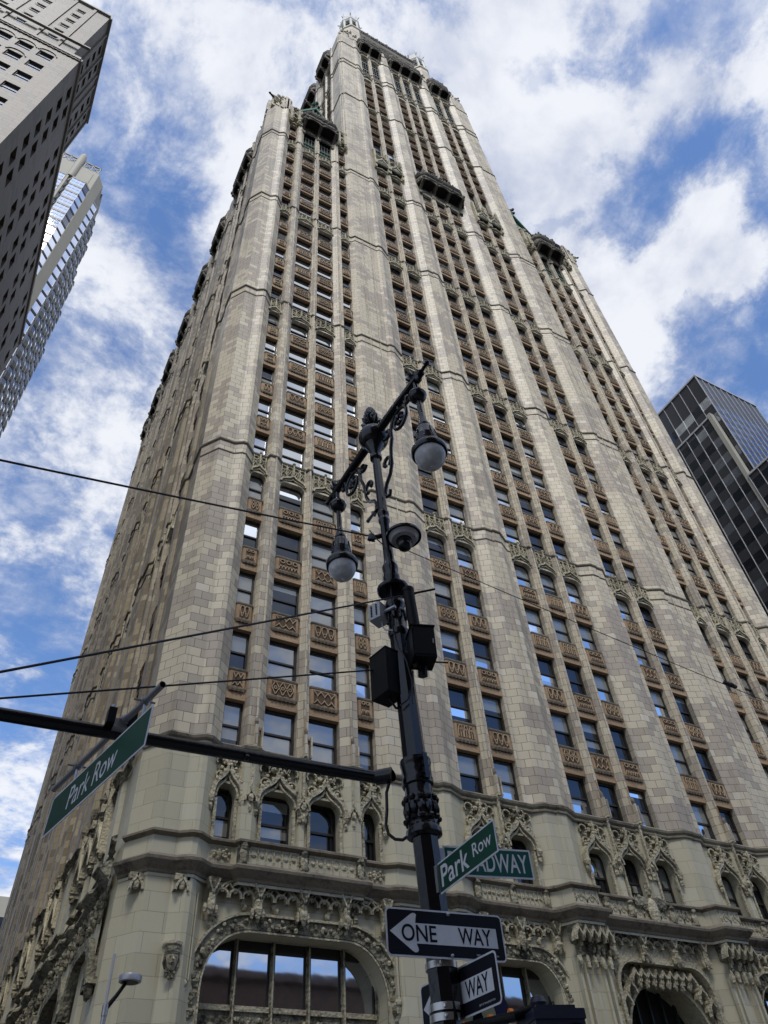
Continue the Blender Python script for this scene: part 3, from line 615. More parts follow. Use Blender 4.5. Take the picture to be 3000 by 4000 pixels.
# parapets, gablets and pinnacles of the side roofs
def crest(b, fr, u0, u1, z, d, step=.5, mt=ORND, h=.6):
    n = max(2, int((u1-u0)/step))
    for i in range(n+1):
        u = u0+(u1-u0)*i/n; b.blob(fr(u, d, z+random.uniform(0, h*.5)), random.uniform(.16, .3)*min(1, h+.3), mt, (1, .8, 1.5))
for m_ in (0, 1):
    X = (lambda u: 2*CX-u) if m_ else (lambda u: u)
    lo = lambda a, c: (min(X(a), X(c)), max(X(a), X(c)))
    b = MB()
    a, c = lo(-.1, 7.3); fbox(b, F0, a, c, -.5, .1, 98.8, 101.6, ORND)
    for p0, p1 in ((-.1, 1.25), (6.0, 7.3)):
        q0, q1 = lo(p0, p1); fbox(b, F0, q0, q1, -.5, .18, 101.6, 103.6, ORND); crest(b, F0, q0, q1, 103.8, .15, .2, ORN, .9)
        for q in range(26): b.blob(F0(random.uniform(q0, q1), .25, random.uniform(100.5, 103.8)), random.uniform(.1, .2), random.choice((ORN, ORND)), n=5)
    for u in (-.05, .95, 1.25, 6.05, 6.3, 7.1):
        u = X(u); fbox(b, F0, u-.16, u+.16, .05, .55, 97.6, 102.4, ORN); b.blob(F0(u, .3, 102.7), .22, ORN, (1, 1, 2)); b.blob(F0(u, .45, 98.0), .28, ORN)
    for u in (.45, 6.7):
        u = X(u); ribbon(b, F0, arc(u, 99.4, .55, 180, 360, 8), .13, .1, .6, ORN); ribbon(b, F0, ogee(u-.5, u+.5, 99.6, 1.8), .14, .1, .5, ORN)
        for q in range(10): b.blob(F0(u+random.uniform(-.45, .45), .3, random.uniform(99, 101.8)), .17, ORN)
    b.build('parapet', GS)
    p = MB()                                           # corner pinnacle and gargoyle
    for du, dd, zt in ((-2.35, .1, 105.5), (-1.9, .3, 105.9), (-1.3, .35, 106.1), (-.8, .5, 106.0), (-2.7, -.7, 105.4), (-.3, .3, 105.2), (-.55, .5, 105.6)):
        u = X(du); fbox(p, F0, u-.22, u+.22, dd-.5, dd+.08, 101, zt-.6, CREAM); p.blob(F0(u, dd-.15, zt-.5), .24, ORN, (1, 1, 1.2))
    a, c = lo(-2.3, -.3); fbox(p, F0, a, c, -1.4, .12, 102, 105.0, CREAM)
    for q in range(26): p.blob(F0(X(random.uniform(-2.4, -.3)), .4, random.uniform(101.8, 104.9)), .17, ORN)
    g0 = F0(X(-2.3), .2, 103.6); sgx = 1 if m_ else -1
    p.build('corner_pinnacle', GS)
    g = MB(); g.tube([g0, g0+Vector((sgx*.3, -.1, .05)), g0+Vector((sgx*.6, -.2, .06)), g0+Vector((sgx*.75, -.25, .15))], [.2, .17, .12, .08], SOOT, 7); g.blob(g0+Vector((sgx*.8, -.26, .15)), .14, SOOT, (1.2, 1.2, .8)); g.build('gargoyle', GS)
    # steep copper roof with a gabled dormer behind the parapet
    d = MB(); a, c = lo(-.6, 7.2); d.poly([(a, 1.4, 101), (c, 1.4, 101), (c, 4.6, 111), (a, 4.6, 111)], GREEN); d.poly([(a, 4.6, 111), (c, 4.6, 111), (c, 9, 110.2), (a, 9, 110.2)], GREEN)
    for e in (a, c): d.poly([(e, 1.4, 101), (e, 4.6, 110), (e, 9, 110.2), (e, 9, 101)], GREEN)
    for q in range(9): x = a+(c-a)*q/8; d.tube([(x, 1.38, 101), (x, 4.56, 110.05)], .07, GREEN, 5)
    d.build('copper_roof', GS)
    d = MB(); a, c = lo(1.9, 6.1); zc = 110.9; mu = (a+c)/2
    d.poly([(a, 2.2, 101), (c, 2.2, 101), (c, 2.2, zc+1.0), (mu, 2.2, zc+5.4), (a, 2.2, zc+1.0)], GREEN)
    for e in (a-.35, c+.35):
        d.poly([(e, 1.8, zc+.6), (mu, 1.8, zc+6.0), (mu, 7, zc+6.0), (e, 7, zc+.6)], GREEN)
        d.hexa([(e, 1.75, zc+.1), (e, 2.1, zc+.1), (mu, 2.1, zc+5.3), (mu, 1.75, zc+5.3), (e, 1.75, zc+.7), (e, 2.1, zc+.7), (mu, 2.1, zc+6.05), (mu, 1.75, zc+6.05)], GREEN)
    for e in (a, c): d.poly([(e, 2.2, 101), (e, 7, 101), (e, 7, zc+1), (e, 2.2, zc+1)], GREEN)
    d.poly([(mu-.9, 2.15, 104), (mu+.9, 2.15, 104), (mu+.9, 2.15, zc+1.4), (mu, 2.15, zc+2.6), (mu-.9, 2.15, zc+1.4)], DARK)
    d.tube([(mu, 1.9, zc+5.9), (mu, 1.9, zc+7.4)], .11, GREEN, 6)
    for q in ((0, 0, 7.7), (.42, 0, 7.1), (-.42, 0, 7.1), (0, .4, 7.1), (0, -.4, 7.1)): d.blob((mu+q[0], 1.9+q[1], zc+q[2]), .28, SOOT if m_ else GREEN)
    d.build('copper_dormer', GS)
    # tall loggia windows under the canopy
    lw = MB()
    for k, u0, u1 in LB[1:3]:
        a, c = lo(u0, u1)
        lw.poly([F0(a,-.4,92.05),F0(c,-.4,92.05),F0(c,-.4,98.3),F0(a,-.4,98.3)], DARK)
        for q in range(5): uu = a+(c-a)*q/4; fbox(lw, F0, uu-.04, uu+.04, -.4, -.25, 92.05, 98.2, DKG)
        for zz in (93.0, 94.6, 96.2): fbox(lw, F0, a, c, -.38, -.22, zz, zz+.12, DKG)
        tracery(lw, F0, a, c, 92.9, 94.3, -.2, 4, GREEN, .07); fbox(lw, F0, a, c, -.4, -.15, 92.05, 92.6, DKG)
        archplate(lw, F0, flatarch(a, c, 97.4, 98.0, .4), 98.6, .05, .45, ORND)
    lw.build('loggia_window', GS)
# ---- side street front
b = MB(); SB = []
side = [(6.2, 7.4), (8.0, 9.2), (9.9, 11.1), (15.8, 17.1), (18.3, 19.6), (23.2, 24.5), (25.7, 27.0), (31.2, 32.5), (33.7, 35.0), (38.6, 39.9), (41.0, 42.3), (45.6, 46.9), (48.1, 49.4), (53.0, 54.0)]
edges = [0.75]+[e for s_ in side for e in s_]+[57.4]
for i in range(0, len(edges), 2):
    a, c = edges[i], edges[i+1]; wd = c-a
    if i == 0: pf = [(a, .3), (a+1.3, .3), (a+1.5, .2), (a+2.6, .2), (a+2.8, .36), (a+3.6, .36), (a+4.0, .1), (c, .05), (c, -.5)]
    elif wd < 1.3: pf = [(a,-.5),(a,.05),(a+.12,.22),(c-.12,.22),(c,.05),(c,-.5)]
    else: pf = [(a,-.5),(a,.05),(a+.3,.05),(a+.6,.3),(a+wd*.4,.3),(a+wd*.45,.38),(a+wd*.6,.38),(a+wd*.65,.3),(c-.6,.3),(c-.3,.05),(c,.05),(c,-.5)]
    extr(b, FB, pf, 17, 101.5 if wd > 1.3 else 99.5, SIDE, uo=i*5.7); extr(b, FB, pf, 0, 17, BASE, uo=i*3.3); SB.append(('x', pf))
b.build('side_wall', GS)
sp = MB(); wn = MB(); tr = MB()
for f in range(22):
    zl = ZL(f)
    for j, (a, c) in enumerate(side):
        window(wn, wn, FB, a, c, zl-OPEN, zl, -.38, PANE_C)
        if f in BAND: bandpanel(tr, FB, a, c, zl)
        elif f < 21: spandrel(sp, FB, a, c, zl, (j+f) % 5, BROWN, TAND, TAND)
sp.build('side_spandrel', GS, stuff=True); wn.build('side_window', GS, stuff=True); tr.build('side_tracery_panel', GS, stuff=True)
SBP = path_of([(k, pf) for k, pf in SB], -9, 99); SBP[0] = (.75, .3)
for f in BAND: string(ZL(f)+1.42, SBP, FB, 1.1)
for f in BAND:
    for k, pf in SB[1:]:
        if pf[-1][0]-pf[0][0] > 2: string(ZL(f)+.45, pf[2:-2], FB, .6, h=.14)
for a, c, nb in ((5.6, 11.7, 3), (15.2, 20.2, 2), (22.6, 27.6, 2), (30.6, 35.6, 2), (38, 43, 2), (45, 50, 2), (52.3, 54.8, 1)):
    canopy(FB, a, c, 98.2, 102.2, .8, nb, .45, 1.8)
b = MB(); fbox(b, FB, .5, 57.3, -.6, .05, 99, 101.5, ORND); crest(b, FB, 1, 57, 101.6, .1, .7)
for i in range(0, len(edges), 2):
    if edges[i+1]-edges[i] > 2: 
        for u in (edges[i]+.5, edges[i+1]-.5): fbox(b, FB, u-.2, u+.2, -.1, .4, 100, 102.6, ORN); b.blob(FB(u, .2, 102.9), .25, ORN, (1, 1, 2))
b.build('side_parapet', GS)
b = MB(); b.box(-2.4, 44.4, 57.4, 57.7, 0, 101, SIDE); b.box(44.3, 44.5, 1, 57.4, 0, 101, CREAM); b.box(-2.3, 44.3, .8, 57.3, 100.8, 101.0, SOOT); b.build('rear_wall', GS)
# ---- lower storeys of the street front
BP = [(-2.8, -.75), (-2.05, .3), (-1.18, .3), (-.74, .55), (-.55, .55), (-.05, .16), (1.0, .16), (1.12, .42), (6.05, .42), (6.15, .16), (7.2, .16), (7.65, .42), (10.0, .42), (10.17, .6), (10.52, .6), (11.35, .18), (15.2, .18), (15.55, .5), (15.85, 1.05), (17.25, 1.05), (17.55, .5), (18.0, .42)]
BP = BP+[(2*CX-a, c) for a, c in reversed(BP)]
def basemould(z, prof, nm, mt=LEDGE, path=BP):
    b = MB(); mould(b, F0, path, [(o, z+q) for o, q in prof], mt); return b.build(nm, GS)
basemould(11.75, [(0, 0), (.07, .03), (.1, .12), (.2, .2), (.36, .36), (.38, .46), (.3, .5), (.08, .66), (0, .68)], 'cornice')
basemould(13.02, [(0, 0), (.1, .05), (.2, .1), (.2, .18), (.06, .26), (-.3, .28)], 'window_sill_course')
basemould(16.62, [(0, 0), (.08, .04), (.1, .12), (.04, .16), (.16, .24), (.2, .34), (.12, .42), (.0, .47), (-.3, .5)], 'cornice', CORN, [(a, max(c, .12) if i > 1 else c) for i, (a, c) in enumerate(FULL)])
b = MB(); extr(b, F0, offs(BP, .025), 12.4, 13.05, BASE, cap=False); extr(b, F0, offs(BP, .025), 11.66, 11.78, BASE, cap=False)
for p, q in zip(BP, BP[1:]):
    if math.dist(p, q) < .1: continue
pq = [(a, .45) for a in (1.2, 3.58, 5.95)]+[(a, .2) for a in (11.5, 13.3, 15.05)]+[(2*CX-a, .45) for a in (1.2, 3.58, 5.95)]+[(2*CX-a, .2) for a in (11.5, 13.3, 15.05)]+[(18.2, .45), (19.6, .45), (22.1, .45), (23.5, .45)]
for u, d in pq:                                        # shields on little buttresses
    fbox(b, F0, u-.2, u+.2, d-.1, d+.06, 12.35, 13.08, ORND); b.blob(F0(u, d+.08, 12.72), .2, ORN, (.8, .5, 1.5), jit=.1); b.blob(F0(u, d+.08, 12.4), .14, ORND); b.blob(F0(u, d+.08, 12.98), .16, ORND)
for u0, u1, d, k in ((1.45, 3.35, .42, 3), (3.8, 5.75, .42, 3), (11.75, 13.1, .18, 3), (13.5, 14.85, .18, 3), (18.45, 19.4, .42, 9), (19.85, 21.9, .42, 9), (22.35, 23.3, .42, 9), (26.9, 28.2, .18, 3), (28.6, 30, .18, 3), (36, 37.9, .42, 3), (38.4, 40.2, .42, 3), (15.95, 17.15, 1.05, 9), (24.6, 25.8, 1.05, 9)):
    b.poly([F0(u0,d+.01,12.45),F0(u1,d+.01,12.45),F0(u1,d+.01,13.0),F0(u0,d+.01,13.0)], ORND)
    n = max(2, int((u1-u0)/.5)) if k == 9 else 6
    for i in range(n+1): 
        u = u0+(u1-u0)*i/n; fbox(b, F0, u-.03, u+.03, d, d+.06, 12.42, 13.02, ORN)
        if i < n:
            m_ = u+(u1-u0)/n/2
            if k == 9: ribbon(b, F0, ogee(u, u+(u1-u0)/n, 12.48, .48, 5), .05, d, d+.06, ORN); ribbon(b, F0, arc(m_, 12.66, .1, 0, 360, 6), .035, d, d+.05, ORN)
            else: b.blob(F0(m_, d+.03, 12.72), .1, ORN, (1, .6, .8)); ribbon(b, F0, arc(m_, 12.85, .12, 0, 180, 4), .035, d, d+.05, ORN)
for u, d in ((.42, .16), (6.75, .16), (2*CX-.42, .16), (2*CX-6.75, .16)):   # carved relief panels
    fbox(b, F0, u-.4, u+.4, d, d+.03, 12.45, 13.0, ORN)
    for i in range(16):
        a = i*.9; b.blob(F0(u+.03*i*math.cos(a)*.8, d+.05, 12.72+.012*i*math.sin(a)), .075, ORN, n=5)
# heraldic eagle over the entrance
for s_ in (-1, 1):
    for i in range(5): b.blob(F0(CX+s_*(.2+.16*i), .55, 13.0+.1*i-.02*i*i), .17, ORND, (1, .6, 1.6))
b.blob(F0(CX, .62, 12.7), .42, ORN, (.75, .4, 1.5), 10, .08); b.blob(F0(CX, .6, 13.6), .2, ORND, (.8, .8, 1.3))
b.build('balustrade', GS)
# arcade storey with ogee hoods
for bi, (k, u0, u1) in enumerate(BAYS):
    b = MB(); a, c = u0+.05, u1-.05; w_ = c-a
    fbox(b, F0, u0-.005, a, -.5, .03, 13.25, 16.6, BASE); fbox(b, F0, c, u1+.005, -.5, .03, 13.25, 16.6, BASE)
    ra, zsp = (.24, 15.0) if k != 'w' else (.36, 14.85); archplate(b, F0, flatarch(a, c, zsp, 15.42, w_*ra, 7), 16.6, .03, .5, BASE)
    b.poly([F0(u0-.02,.04,15.5),F0(u1+.02,.04,15.5),F0(u1+.02,.04,16.6),F0(u0-.02,.04,16.6)], ORND)
    ribbon(b, F0, flatarch(a-.05, c+.05, zsp, 15.46, w_*ra, 7), .09, .03, .16, ORN)
    for q in (.0, 1): 
        x = a if q == 0 else c; fbox(b, F0, x-.06, x+.06, .03, .16, 13.3, 14.8, ORN)
    og = ogee(u0-.14, u1+.14, 14.85, 1.38, 10); ribbon(b, F0, og, .16, .03, .3, ORN); ribbon(b, F0, ogee(u0+.02, u1-.02, 14.85, 1.02, 10), .08, .03, .2, ORN)
    um = (u0+u1)/2; fbox(b, F0, um-.05, um+.05, .1, .3, 16.1, 16.72, ORN)
    for i, (x, z) in enumerate(og):
        if i % 2 and 2 < i < len(og)-3: b.blob(F0(x, .26, z+.12), .09, ORN, n=5)
    for s_ in (-1, 1):                                 # foils and leaves in the spandrels
        wq = (u1-u0)/2; r_ = .2 if k != 'w' else .15
        ribbon(b, F0, arc(um+s_*wq*.75, 15.72, r_, 0, 360, 9), .06, .03, .18, ORN); b.blob(F0(um+s_*wq*.75, .08, 15.72), r_*.5, ORN, n=5)
        ribbon(b, F0, arc(um+s_*wq*.8, 16.3, r_*1.1, -40, 220, 7), .06, .03, .18, ORN); ribbon(b, F0, arc(um+s_*wq*.36, 16.45, r_, -150, 120, 7), .06, .03, .18, ORN)
        b.blob(F0(um+s_*wq*.3, .14, 16.3), .12, ORN); b.blob(F0(um+s_*wq*.62, .12, 16.05), .09, ORN, n=5); b.blob(F0(um+s_*wq*.15, .2, 16.52), .1, ORN, n=5)
        x = um+s_*(wq+.16); b.blob(F0(x, .22, 14.75), .16, ORN, (1, 1, 1.5)); b.blob(F0(x, .2, 14.45), .1, ORN, (1, 1, 1.8))
    b.build('ogee_window_hood', GS)
    fb = MB(); pb = MB(); 
    window(fb, pb, F0, a-.02, c+.02, 13.27, 15.4, -.35, PANE_C, PANE_C, .22 if k != 'w' else .3, .09)
    o = fb.build('window', GS); pb.build('pane', o)
for k, pf in PIERS:                                    # niche pinnacles on the mullions, buttress finials on the cornice
    if k in ('mull', 'tm'):
        b = MB(); u = (pf[0][0]+pf[-1][0])/2; d = .34
        fbox(b, F0, u-.05, u+.05, .1, d+.02, 15.3, 16.9, ORN); b.blob(F0(u, d, 16.92), .09, ORN, (1, 1, 2))
        ribbon(b, F0, ogee(u-.24, u+.24, 14.75, .55, 5), .07, .1, d+.1, ORN); b.blob(F0(u, d, 14.9), .14, ORN, (1, 1, 1.3)); b.blob(F0(u, d-.04, 14.5), .1, ORN, (1, 1, 2.4))
        b.build('niche_pinnacle', GS)
        b = MB(); fbox(b, F0, u-.06, u+.06, .2, .52, 17.0, 18.0, CREAM); ribbon(b, F0, bez((u-.0, 19.0), (u+.02, 18.1), (u+.1, 17.8), (u+.3, 17.9), 5), .06, .15, .3, TAN)
        b.blob(F0(u, .42, 18.15), .09, CREAM, (1, 1, 2.2)); fbox(b, F0, u+.26, u+.33, .15, .4, 17.05, 18.0, CREAM); b.build('flying_finial', GS)
# great shop-front arches
def bigarch(u0, u1, zs, zt, rx, d, nm, panes):
    b = MB(); cv = flatarch(u0, u1, zs, zt, rx, 9)
    full = [(u0, 0)]+cv+[(u1, 0)]
    archplate(b, F0, cv, 11.7, d, .95, BASE); fbox(b, F0, u0-.27, u0, -.9, d, 0, 11.7, BASE); fbox(b, F0, u1, u1+.27, -.9, d, 0, 11.7, BASE)
    ribbon(b, F0, offs(full, .03), .06, d-.02, d+.05, ORN)
    ribbon(b, F0, offs(cv, .3), .42, d-.02, d+.06, ORND); ribbon(b, F0, offs(cv, .56), .08, d, d+.16, ORN)
    pts = offs(cv, .3); 
    for (a, c), (e, g) in zip(pts, pts[1:]):
        L = math.hypot(e-a, g-c); n = max(1, int(L/.13))
        for i in range(n):
            t = (i+.5)/n; b.blob(F0(a+(e-a)*t+random.uniform(-.1, .1), d+.08, c+(g-c)*t+random.uniform(-.13, .13)), random.uniform(.06, .11), random.choice((ORN, ORND, ORND)), n=5)
    for x in (u0-.3, u1+.3):                           # foliage stops at the springing
        for i in range(14): b.blob(F0(x+random.uniform(-.12, .12), d+.06, zs-random.uniform(0, .9)), .1, ORND, n=5)
        b.blob(F0(x+(-.25 if x < u0 else .25), d+.14, zs+.25), .2, ORN, (1, .8, 1.2))
    n = 7                                              # little crockets standing on the hood
    for i in range(n):
        u = u0+.2+(u1-u0-.4)*i/(n-1); z = zt+.75 if .12 < i/(n-1) < .88 else zt+.1
        for q in range(4): b.blob(F0(u+random.uniform(-.12, .12), d+.06, z+q*.1), .13-.02*q, ORN, n=5)
    b.build('arch_surround', GS)
    fb = MB(); pb = MB(); dd = d-.85
    for i in range(panes+1):
        u = u0+(u1-u0)*i/panes; fbox(fb, F0, u-.07, u+.07, dd-.05, dd+.16, 0, zt-.02, ORND); fbox(fb, F0, u-.02, u+.02, dd, dd+.22, 0, zt-.02, ORN)
    fbox(fb, F0, u0, u1, dd-.05, dd+.12, 8.16, 8.32, ORN); fbox(fb, F0, u0, u1, dd-.04, dd+.1, 7.05, 7.2, ORN); fbox(fb, F0, u0, u1, dd-.05, dd+.04, 7.2, 8.16, ORND)
    for i in range(panes):
        u = u0+(u1-u0)*(i+.5)/panes; fb.blob(F0(u, dd+.07, 7.65), .14, ORN, (1, .6, 1.3), jit=.05)
        for q in range(12): fb.blob(F0(u+random.uniform(-.5, .5)*(u1-u0)/panes*.85, dd+.06, random.choice((7.4, 7.62, 7.9))+random.uniform(-.05, .05)), .075, ORND if q % 2 else ORN, n=5)
    fb.poly([F0(a, dd-.02, z) for a, z in [(u0, zs)]+cv], DARK) if False else None
    for i in range(panes):
        a, c = u0+(u1-u0)*i/panes+.07, u0+(u1-u0)*(i+1)/panes-.07
        pb.poly([F0(a,dd-.03,8.3),F0(c,dd-.03,8.3),F0(c,dd-.03,zt-.1),F0(a,dd-.03,zt-.1)], PANE_S); fbox(fb, F0, a, c, dd-.04, dd+.03, zt-.34, zt, FRAME)
        pb.poly([F0(a,dd-.03,.5),F0(c,dd-.03,.5),F0(c,dd-.03,7.1),F0(a,dd-.03,7.1)], PANE_C)
        fbox(fb, F0, a, a+.06, dd-.03, dd+.02, 8.3, zt, FRAME); fbox(fb, F0, c-.06, c, dd-.03, dd+.02, 8.3, zt, FRAME)
    o = fb.build('arch_window', GS); pb.build('pane', o)
PANE_S = glass('shop window glass', (.01, .01, .012), .5, tint=(.85, .9, 1.0))
bigarch(.25, 7.1, 8.55, 10.3, 1.55, .02, 'a', 5); bigarch(11.45, 15.2, 8.6, 10.3, 1.1, .02, 'a', 3)
bigarch(2*CX-7.1, 2*CX-.25, 8.55, 10.3, 1.55, .02, 'a', 5); bigarch(2*CX-15.2, 2*CX-11.45, 8.6, 10.3, 1.1, .02, 'a', 3)
# main entrance: round arch inside a flat frame with a cusped fringe
b = MB(); cv = arc(CX, 7.75, 2.35, 180, 0, 20)
archplate(b, F0, cv, 11.6, -.35, 1.2, ORN)
for x0, x1 in ((17.9, CX-2.35), (CX+2.35, 23.84)): fbox(b, F0, x0, x1, -1.5, -.35, 0, 11.6, ORN)
for r_, wq, d1 in ((2.42, .12, -.2), (2.62, .1, -.28), (2.85, .14, -.18)): ribbon(b, F0, [(CX-r_, 0)]+arc(CX, 7.75, r_, 180, 0, 20)+[(CX+r_, 0)], wq, -.36, d1, ORN)
fr_ = flatarch(18.1, 23.6, 9.6, 10.75, 1.0, 6); archplate(b, F0, fr_, 11.6, .1, .5, ORN); ribbon(b, F0, [(18.1, 0)]+fr_+[(23.6, 0)], .16, -.1, .2, ORN)
for i in range(13):
    u = 18.4+.41*i; zt = 10.5-.9*max(0, abs(i-6)-4)/2
    ribbon(b, F0, ogee(u-.24, u+.24, zt-.55, .5, 5), .08, -.2, .16, ORN); b.blob(F0(u-.22, .05, zt-.6), .1, ORN, (1, 1, 1.8), n=5)
for s_ in (-1, 1):
    for i in range(40): 
        a = random.uniform(15, 75); q = random.uniform(2.95, 3.5); b.blob(F0(CX+s_*q*math.cos(R(a)), -.25, 7.75+q*math.sin(R(a))*.95), random.uniform(.08, .15), ORND if i % 2 else ORN, n=5)
    for z in (5.5, 6.5, 7.5, 8.5, 9.3): b.blob(F0(CX+s_*2.95, .0, z), .22, ORN, (.8, .8, 1.5))
b.build('entrance_arch', GS)
b = MB(); b.poly([F0(18.0,-1.4,0),F0(23.7,-1.4,0),F0(23.7,-1.4,10.4),F0(18.0,-1.4,10.4)], DARK)
for i in range(7): fbox(b, F0, 18.6+.75*i, 18.68+.75*i, -1.35, -1.2, 0, 10.1, DKG)
for z in (4, 6.2, 8): fbox(b, F0, 18.4, 23.4, -1.35, -1.22, z, z+.15, DKG)
b.build('entrance_door', GS)
# hanging tracery frieze under the cornice
b = MB()
for u0, u1, n, d in ((.25, 7.1, 4, .14), (11.5, 15.2, 2, .1), (18.1, 23.6, 3, .12), (26.5, 30.3, 2, .1), (34.63, 41.5, 4, .14)):
    s_ = (u1-u0)/n
    for i in range(n):
        a, c = u0+s_*i+.12, u0+s_*(i+1)-.12; m_ = (a+c)/2
        ribbon(b, F0, [(a, 10.95)]+arc(m_, 11.1, (c-a)/2, 180, 0, 10)+[(c, 10.95)], .07, d-.05, d+.14, ORN)
        t3 = (c-a)/3
        for q in range(3):
            x = a+t3*(q+.5); ribbon(b, F0, arc(x, 11.32, t3*.46, -15, 195, 7), .07, d-.05, d+.16, ORN); ribbon(b, F0, bez((x-t3*.5, 11.75), (x-t3*.2, 11.6), (x-t3*.1, 11.5), (x, 11.42), 4), .05, d, d+.14, ORN); ribbon(b, F0, bez((x+t3*.5, 11.75), (x+t3*.2, 11.6), (x+t3*.1, 11.5), (x, 11.42), 4), .05, d, d+.14, ORN)
            b.poly([F0(x-t3*.45,d+.02,11.42),F0(x+t3*.45,d+.02,11.42),F0(x+t3*.45,d+.02,11.75),F0(x-t3*.45,d+.02,11.75)], ORND)
    for i in range(n+1):
        u = u0+s_*i
        for s2 in (-.1, .1): ribbon(b, F0, bez((u+s2*2, 11.8), (u+s2*1.2, 11.5), (u+s2*.4, 11.45), (u, 11.3), 4), .06, d, d+.34, ORN)
        fbox(b, F0, u-.16, u+.16, d, d+.3, 11.6, 11.85, ORND)
        for z, r_ in ((11.5, .17), (11.2, .14), (10.95, .17), (10.75, .1)): b.blob(F0(u, d+.2, z), r_, ORN if z < 11.3 else ORND, (1, .9, 1.4), n=6)
        for s2 in (-.2, .2): b.blob(F0(u+s2, d+.16, 10.85), .08, ORN, (1, 1, 2.2), n=5); fbox(b, F0, u+s2-.03, u+s2+.03, d, d+.1, 10.72, 10.95, ORN)
b.build('hanging_tracery', GS)
# corbelled canopies below the oriel-like bulges
for cu in (16.55, 2*CX-16.55):
    b = MB(); pl = [(cu-1.0, .5), (cu-.7, 1.05), (cu+.7, 1.05), (cu+1.0, .5)]
    mould(b, F0, pl, [(-.75, 10.3), (-.5, 10.6), (-.42, 10.9), (-.2, 11.1), (-.1, 11.5), (.02, 11.75)], ORND)
    for i in range(46):
        t = random.random(); z = 10.35+1.3*t; u = cu+random.uniform(-.55-.4*t, .55+.4*t); b.blob(F0(u, .5+.5*t, z), random.uniform(.06, .13), ORN if i % 2 else ORND, (1, 1, 1.5), n=5)
    for i in range(5):
        u = cu-.8+.4*i; ribbon(b, F0, ogee(u-.2, u+.2, 11.0, .6, 5), .07, .75, 1.1, ORN); b.blob(F0(u, .75, 10.3), .12, ORN, (1, 1, 2.2), n=5)
    for s_ in (-.75, -.45, .45, .75): fbox(b, F0, cu+s_-.06, cu+s_+.06, .45, .62, 0, 10.3, BASE)
    b.build('niche_canopy', GS)
# carved head corbels, shields and colonnettes on the corner pier
def corbel_head(u, d, z):
    b = MB(); pl = [(u-.3, d-.1), (u-.26, d+.26), (u, d+.4), (u+.26, d+.26), (u+.3, d-.1)]
    mould(b, F0, pl, [(-.1, z-.14), (0, z-.08), (0, z+.0), (-.2, z+.05)], ORN); b.poly([F0(x, y, z) for x, y in pl], ORN)
    b.lathe([(z-.3, .23), (z-.14, .24)], ORND, (u, -(d+.12)), 10)
    b.lathe([(z-.86, .02), (z-.8, .10), (z-.7, .15), (z-.55, .19), (z-.42, .205), (z-.3, .2), (z-.22, .15)], ORN, (u, -(d+.14)), 14)
    b.lathe([(z-.36, .225), (z-.3, .245), (z-.24, .225)], ORND, (u, -(d+.14)), 12)          # headdress band
    fc = -(d+.14)
    b.tube([(u, fc-.19, z-.44), (u, fc-.235, z-.53), (u, fc-.2, z-.55)], [.018, .03, .02], ORN, 6)
    for s_ in (-1, 1):
        b.blob((u+s_*.08, fc-.175, z-.46), .028, ORND, (1.3, .6, .7), jit=0); b.tube([(u+s_*.03, fc-.2, z-.425), (u+s_*.12, fc-.165, z-.43)], .014, ORN, 5)
        b.tube([(u+s_*.2, fc, z-.35), (u+s_*.23, fc, z-.6), (u+s_*.18, fc-.02, z-.78)], [.05, .05, .03], ORND, 6)
    b.tube([(u-.055, fc-.178, z-.62), (u, fc-.192, z-.625), (u+.055, fc-.178, z-.62)], .015, ORND, 5)
    for i in range(9): b.blob((u+random.uniform(-.14, .14), fc-.05, z-.86-random.uniform(0, .16)), .06, ORND, n=5)
    b.build('carved_head', GS)
corbel_head(-.92, .42, 9.62); corbel_head(2*CX+.92, .42, 9.62)
for u, d, zt, zb in ((-.36, .36, 11.3, 8.35), (7.42, .3, 11.3, 8.3), (11.2, .3, 11.3, 8.3), (2*CX-7.42, .3, 11.3, 8.3)):
    b = MB(); fbox(b, F0, u-.04, u+.04, d-.3, d, zb+.3, zt, BASE); fbox(b, F0, u+.09, u+.13, d-.3, d-.02, zb+.3, zt, BASE); b.blob(F0(u, d-.05, zb+.22), .13, ORN, (1, 1, 1)); b.blob(F0(u, d-.08, zb), .09, ORN, (1, 1, 2)); b.build('colonnette', GS)
for u, d in ((-.9, .5), (-2.35, .15)):
    b = MB()
    for q in (-1, 1): ribbon(b, F0, bez((u+q*.22, 11.2), (u+q*.2, 11.5), (u+q*.05, 11.45), (u, 11.7), 5), .08, d-.3, d+.14, ORN)
    b.blob(F0(u, d+.05, 11.4), .16, ORN, (.9, .5, 1.3), jit=.1); fbox(b, F0, u-.26, u+.26, d-.2, d+.05, 11.55, 11.75, ORN); b.build('shield_corbel', GS)
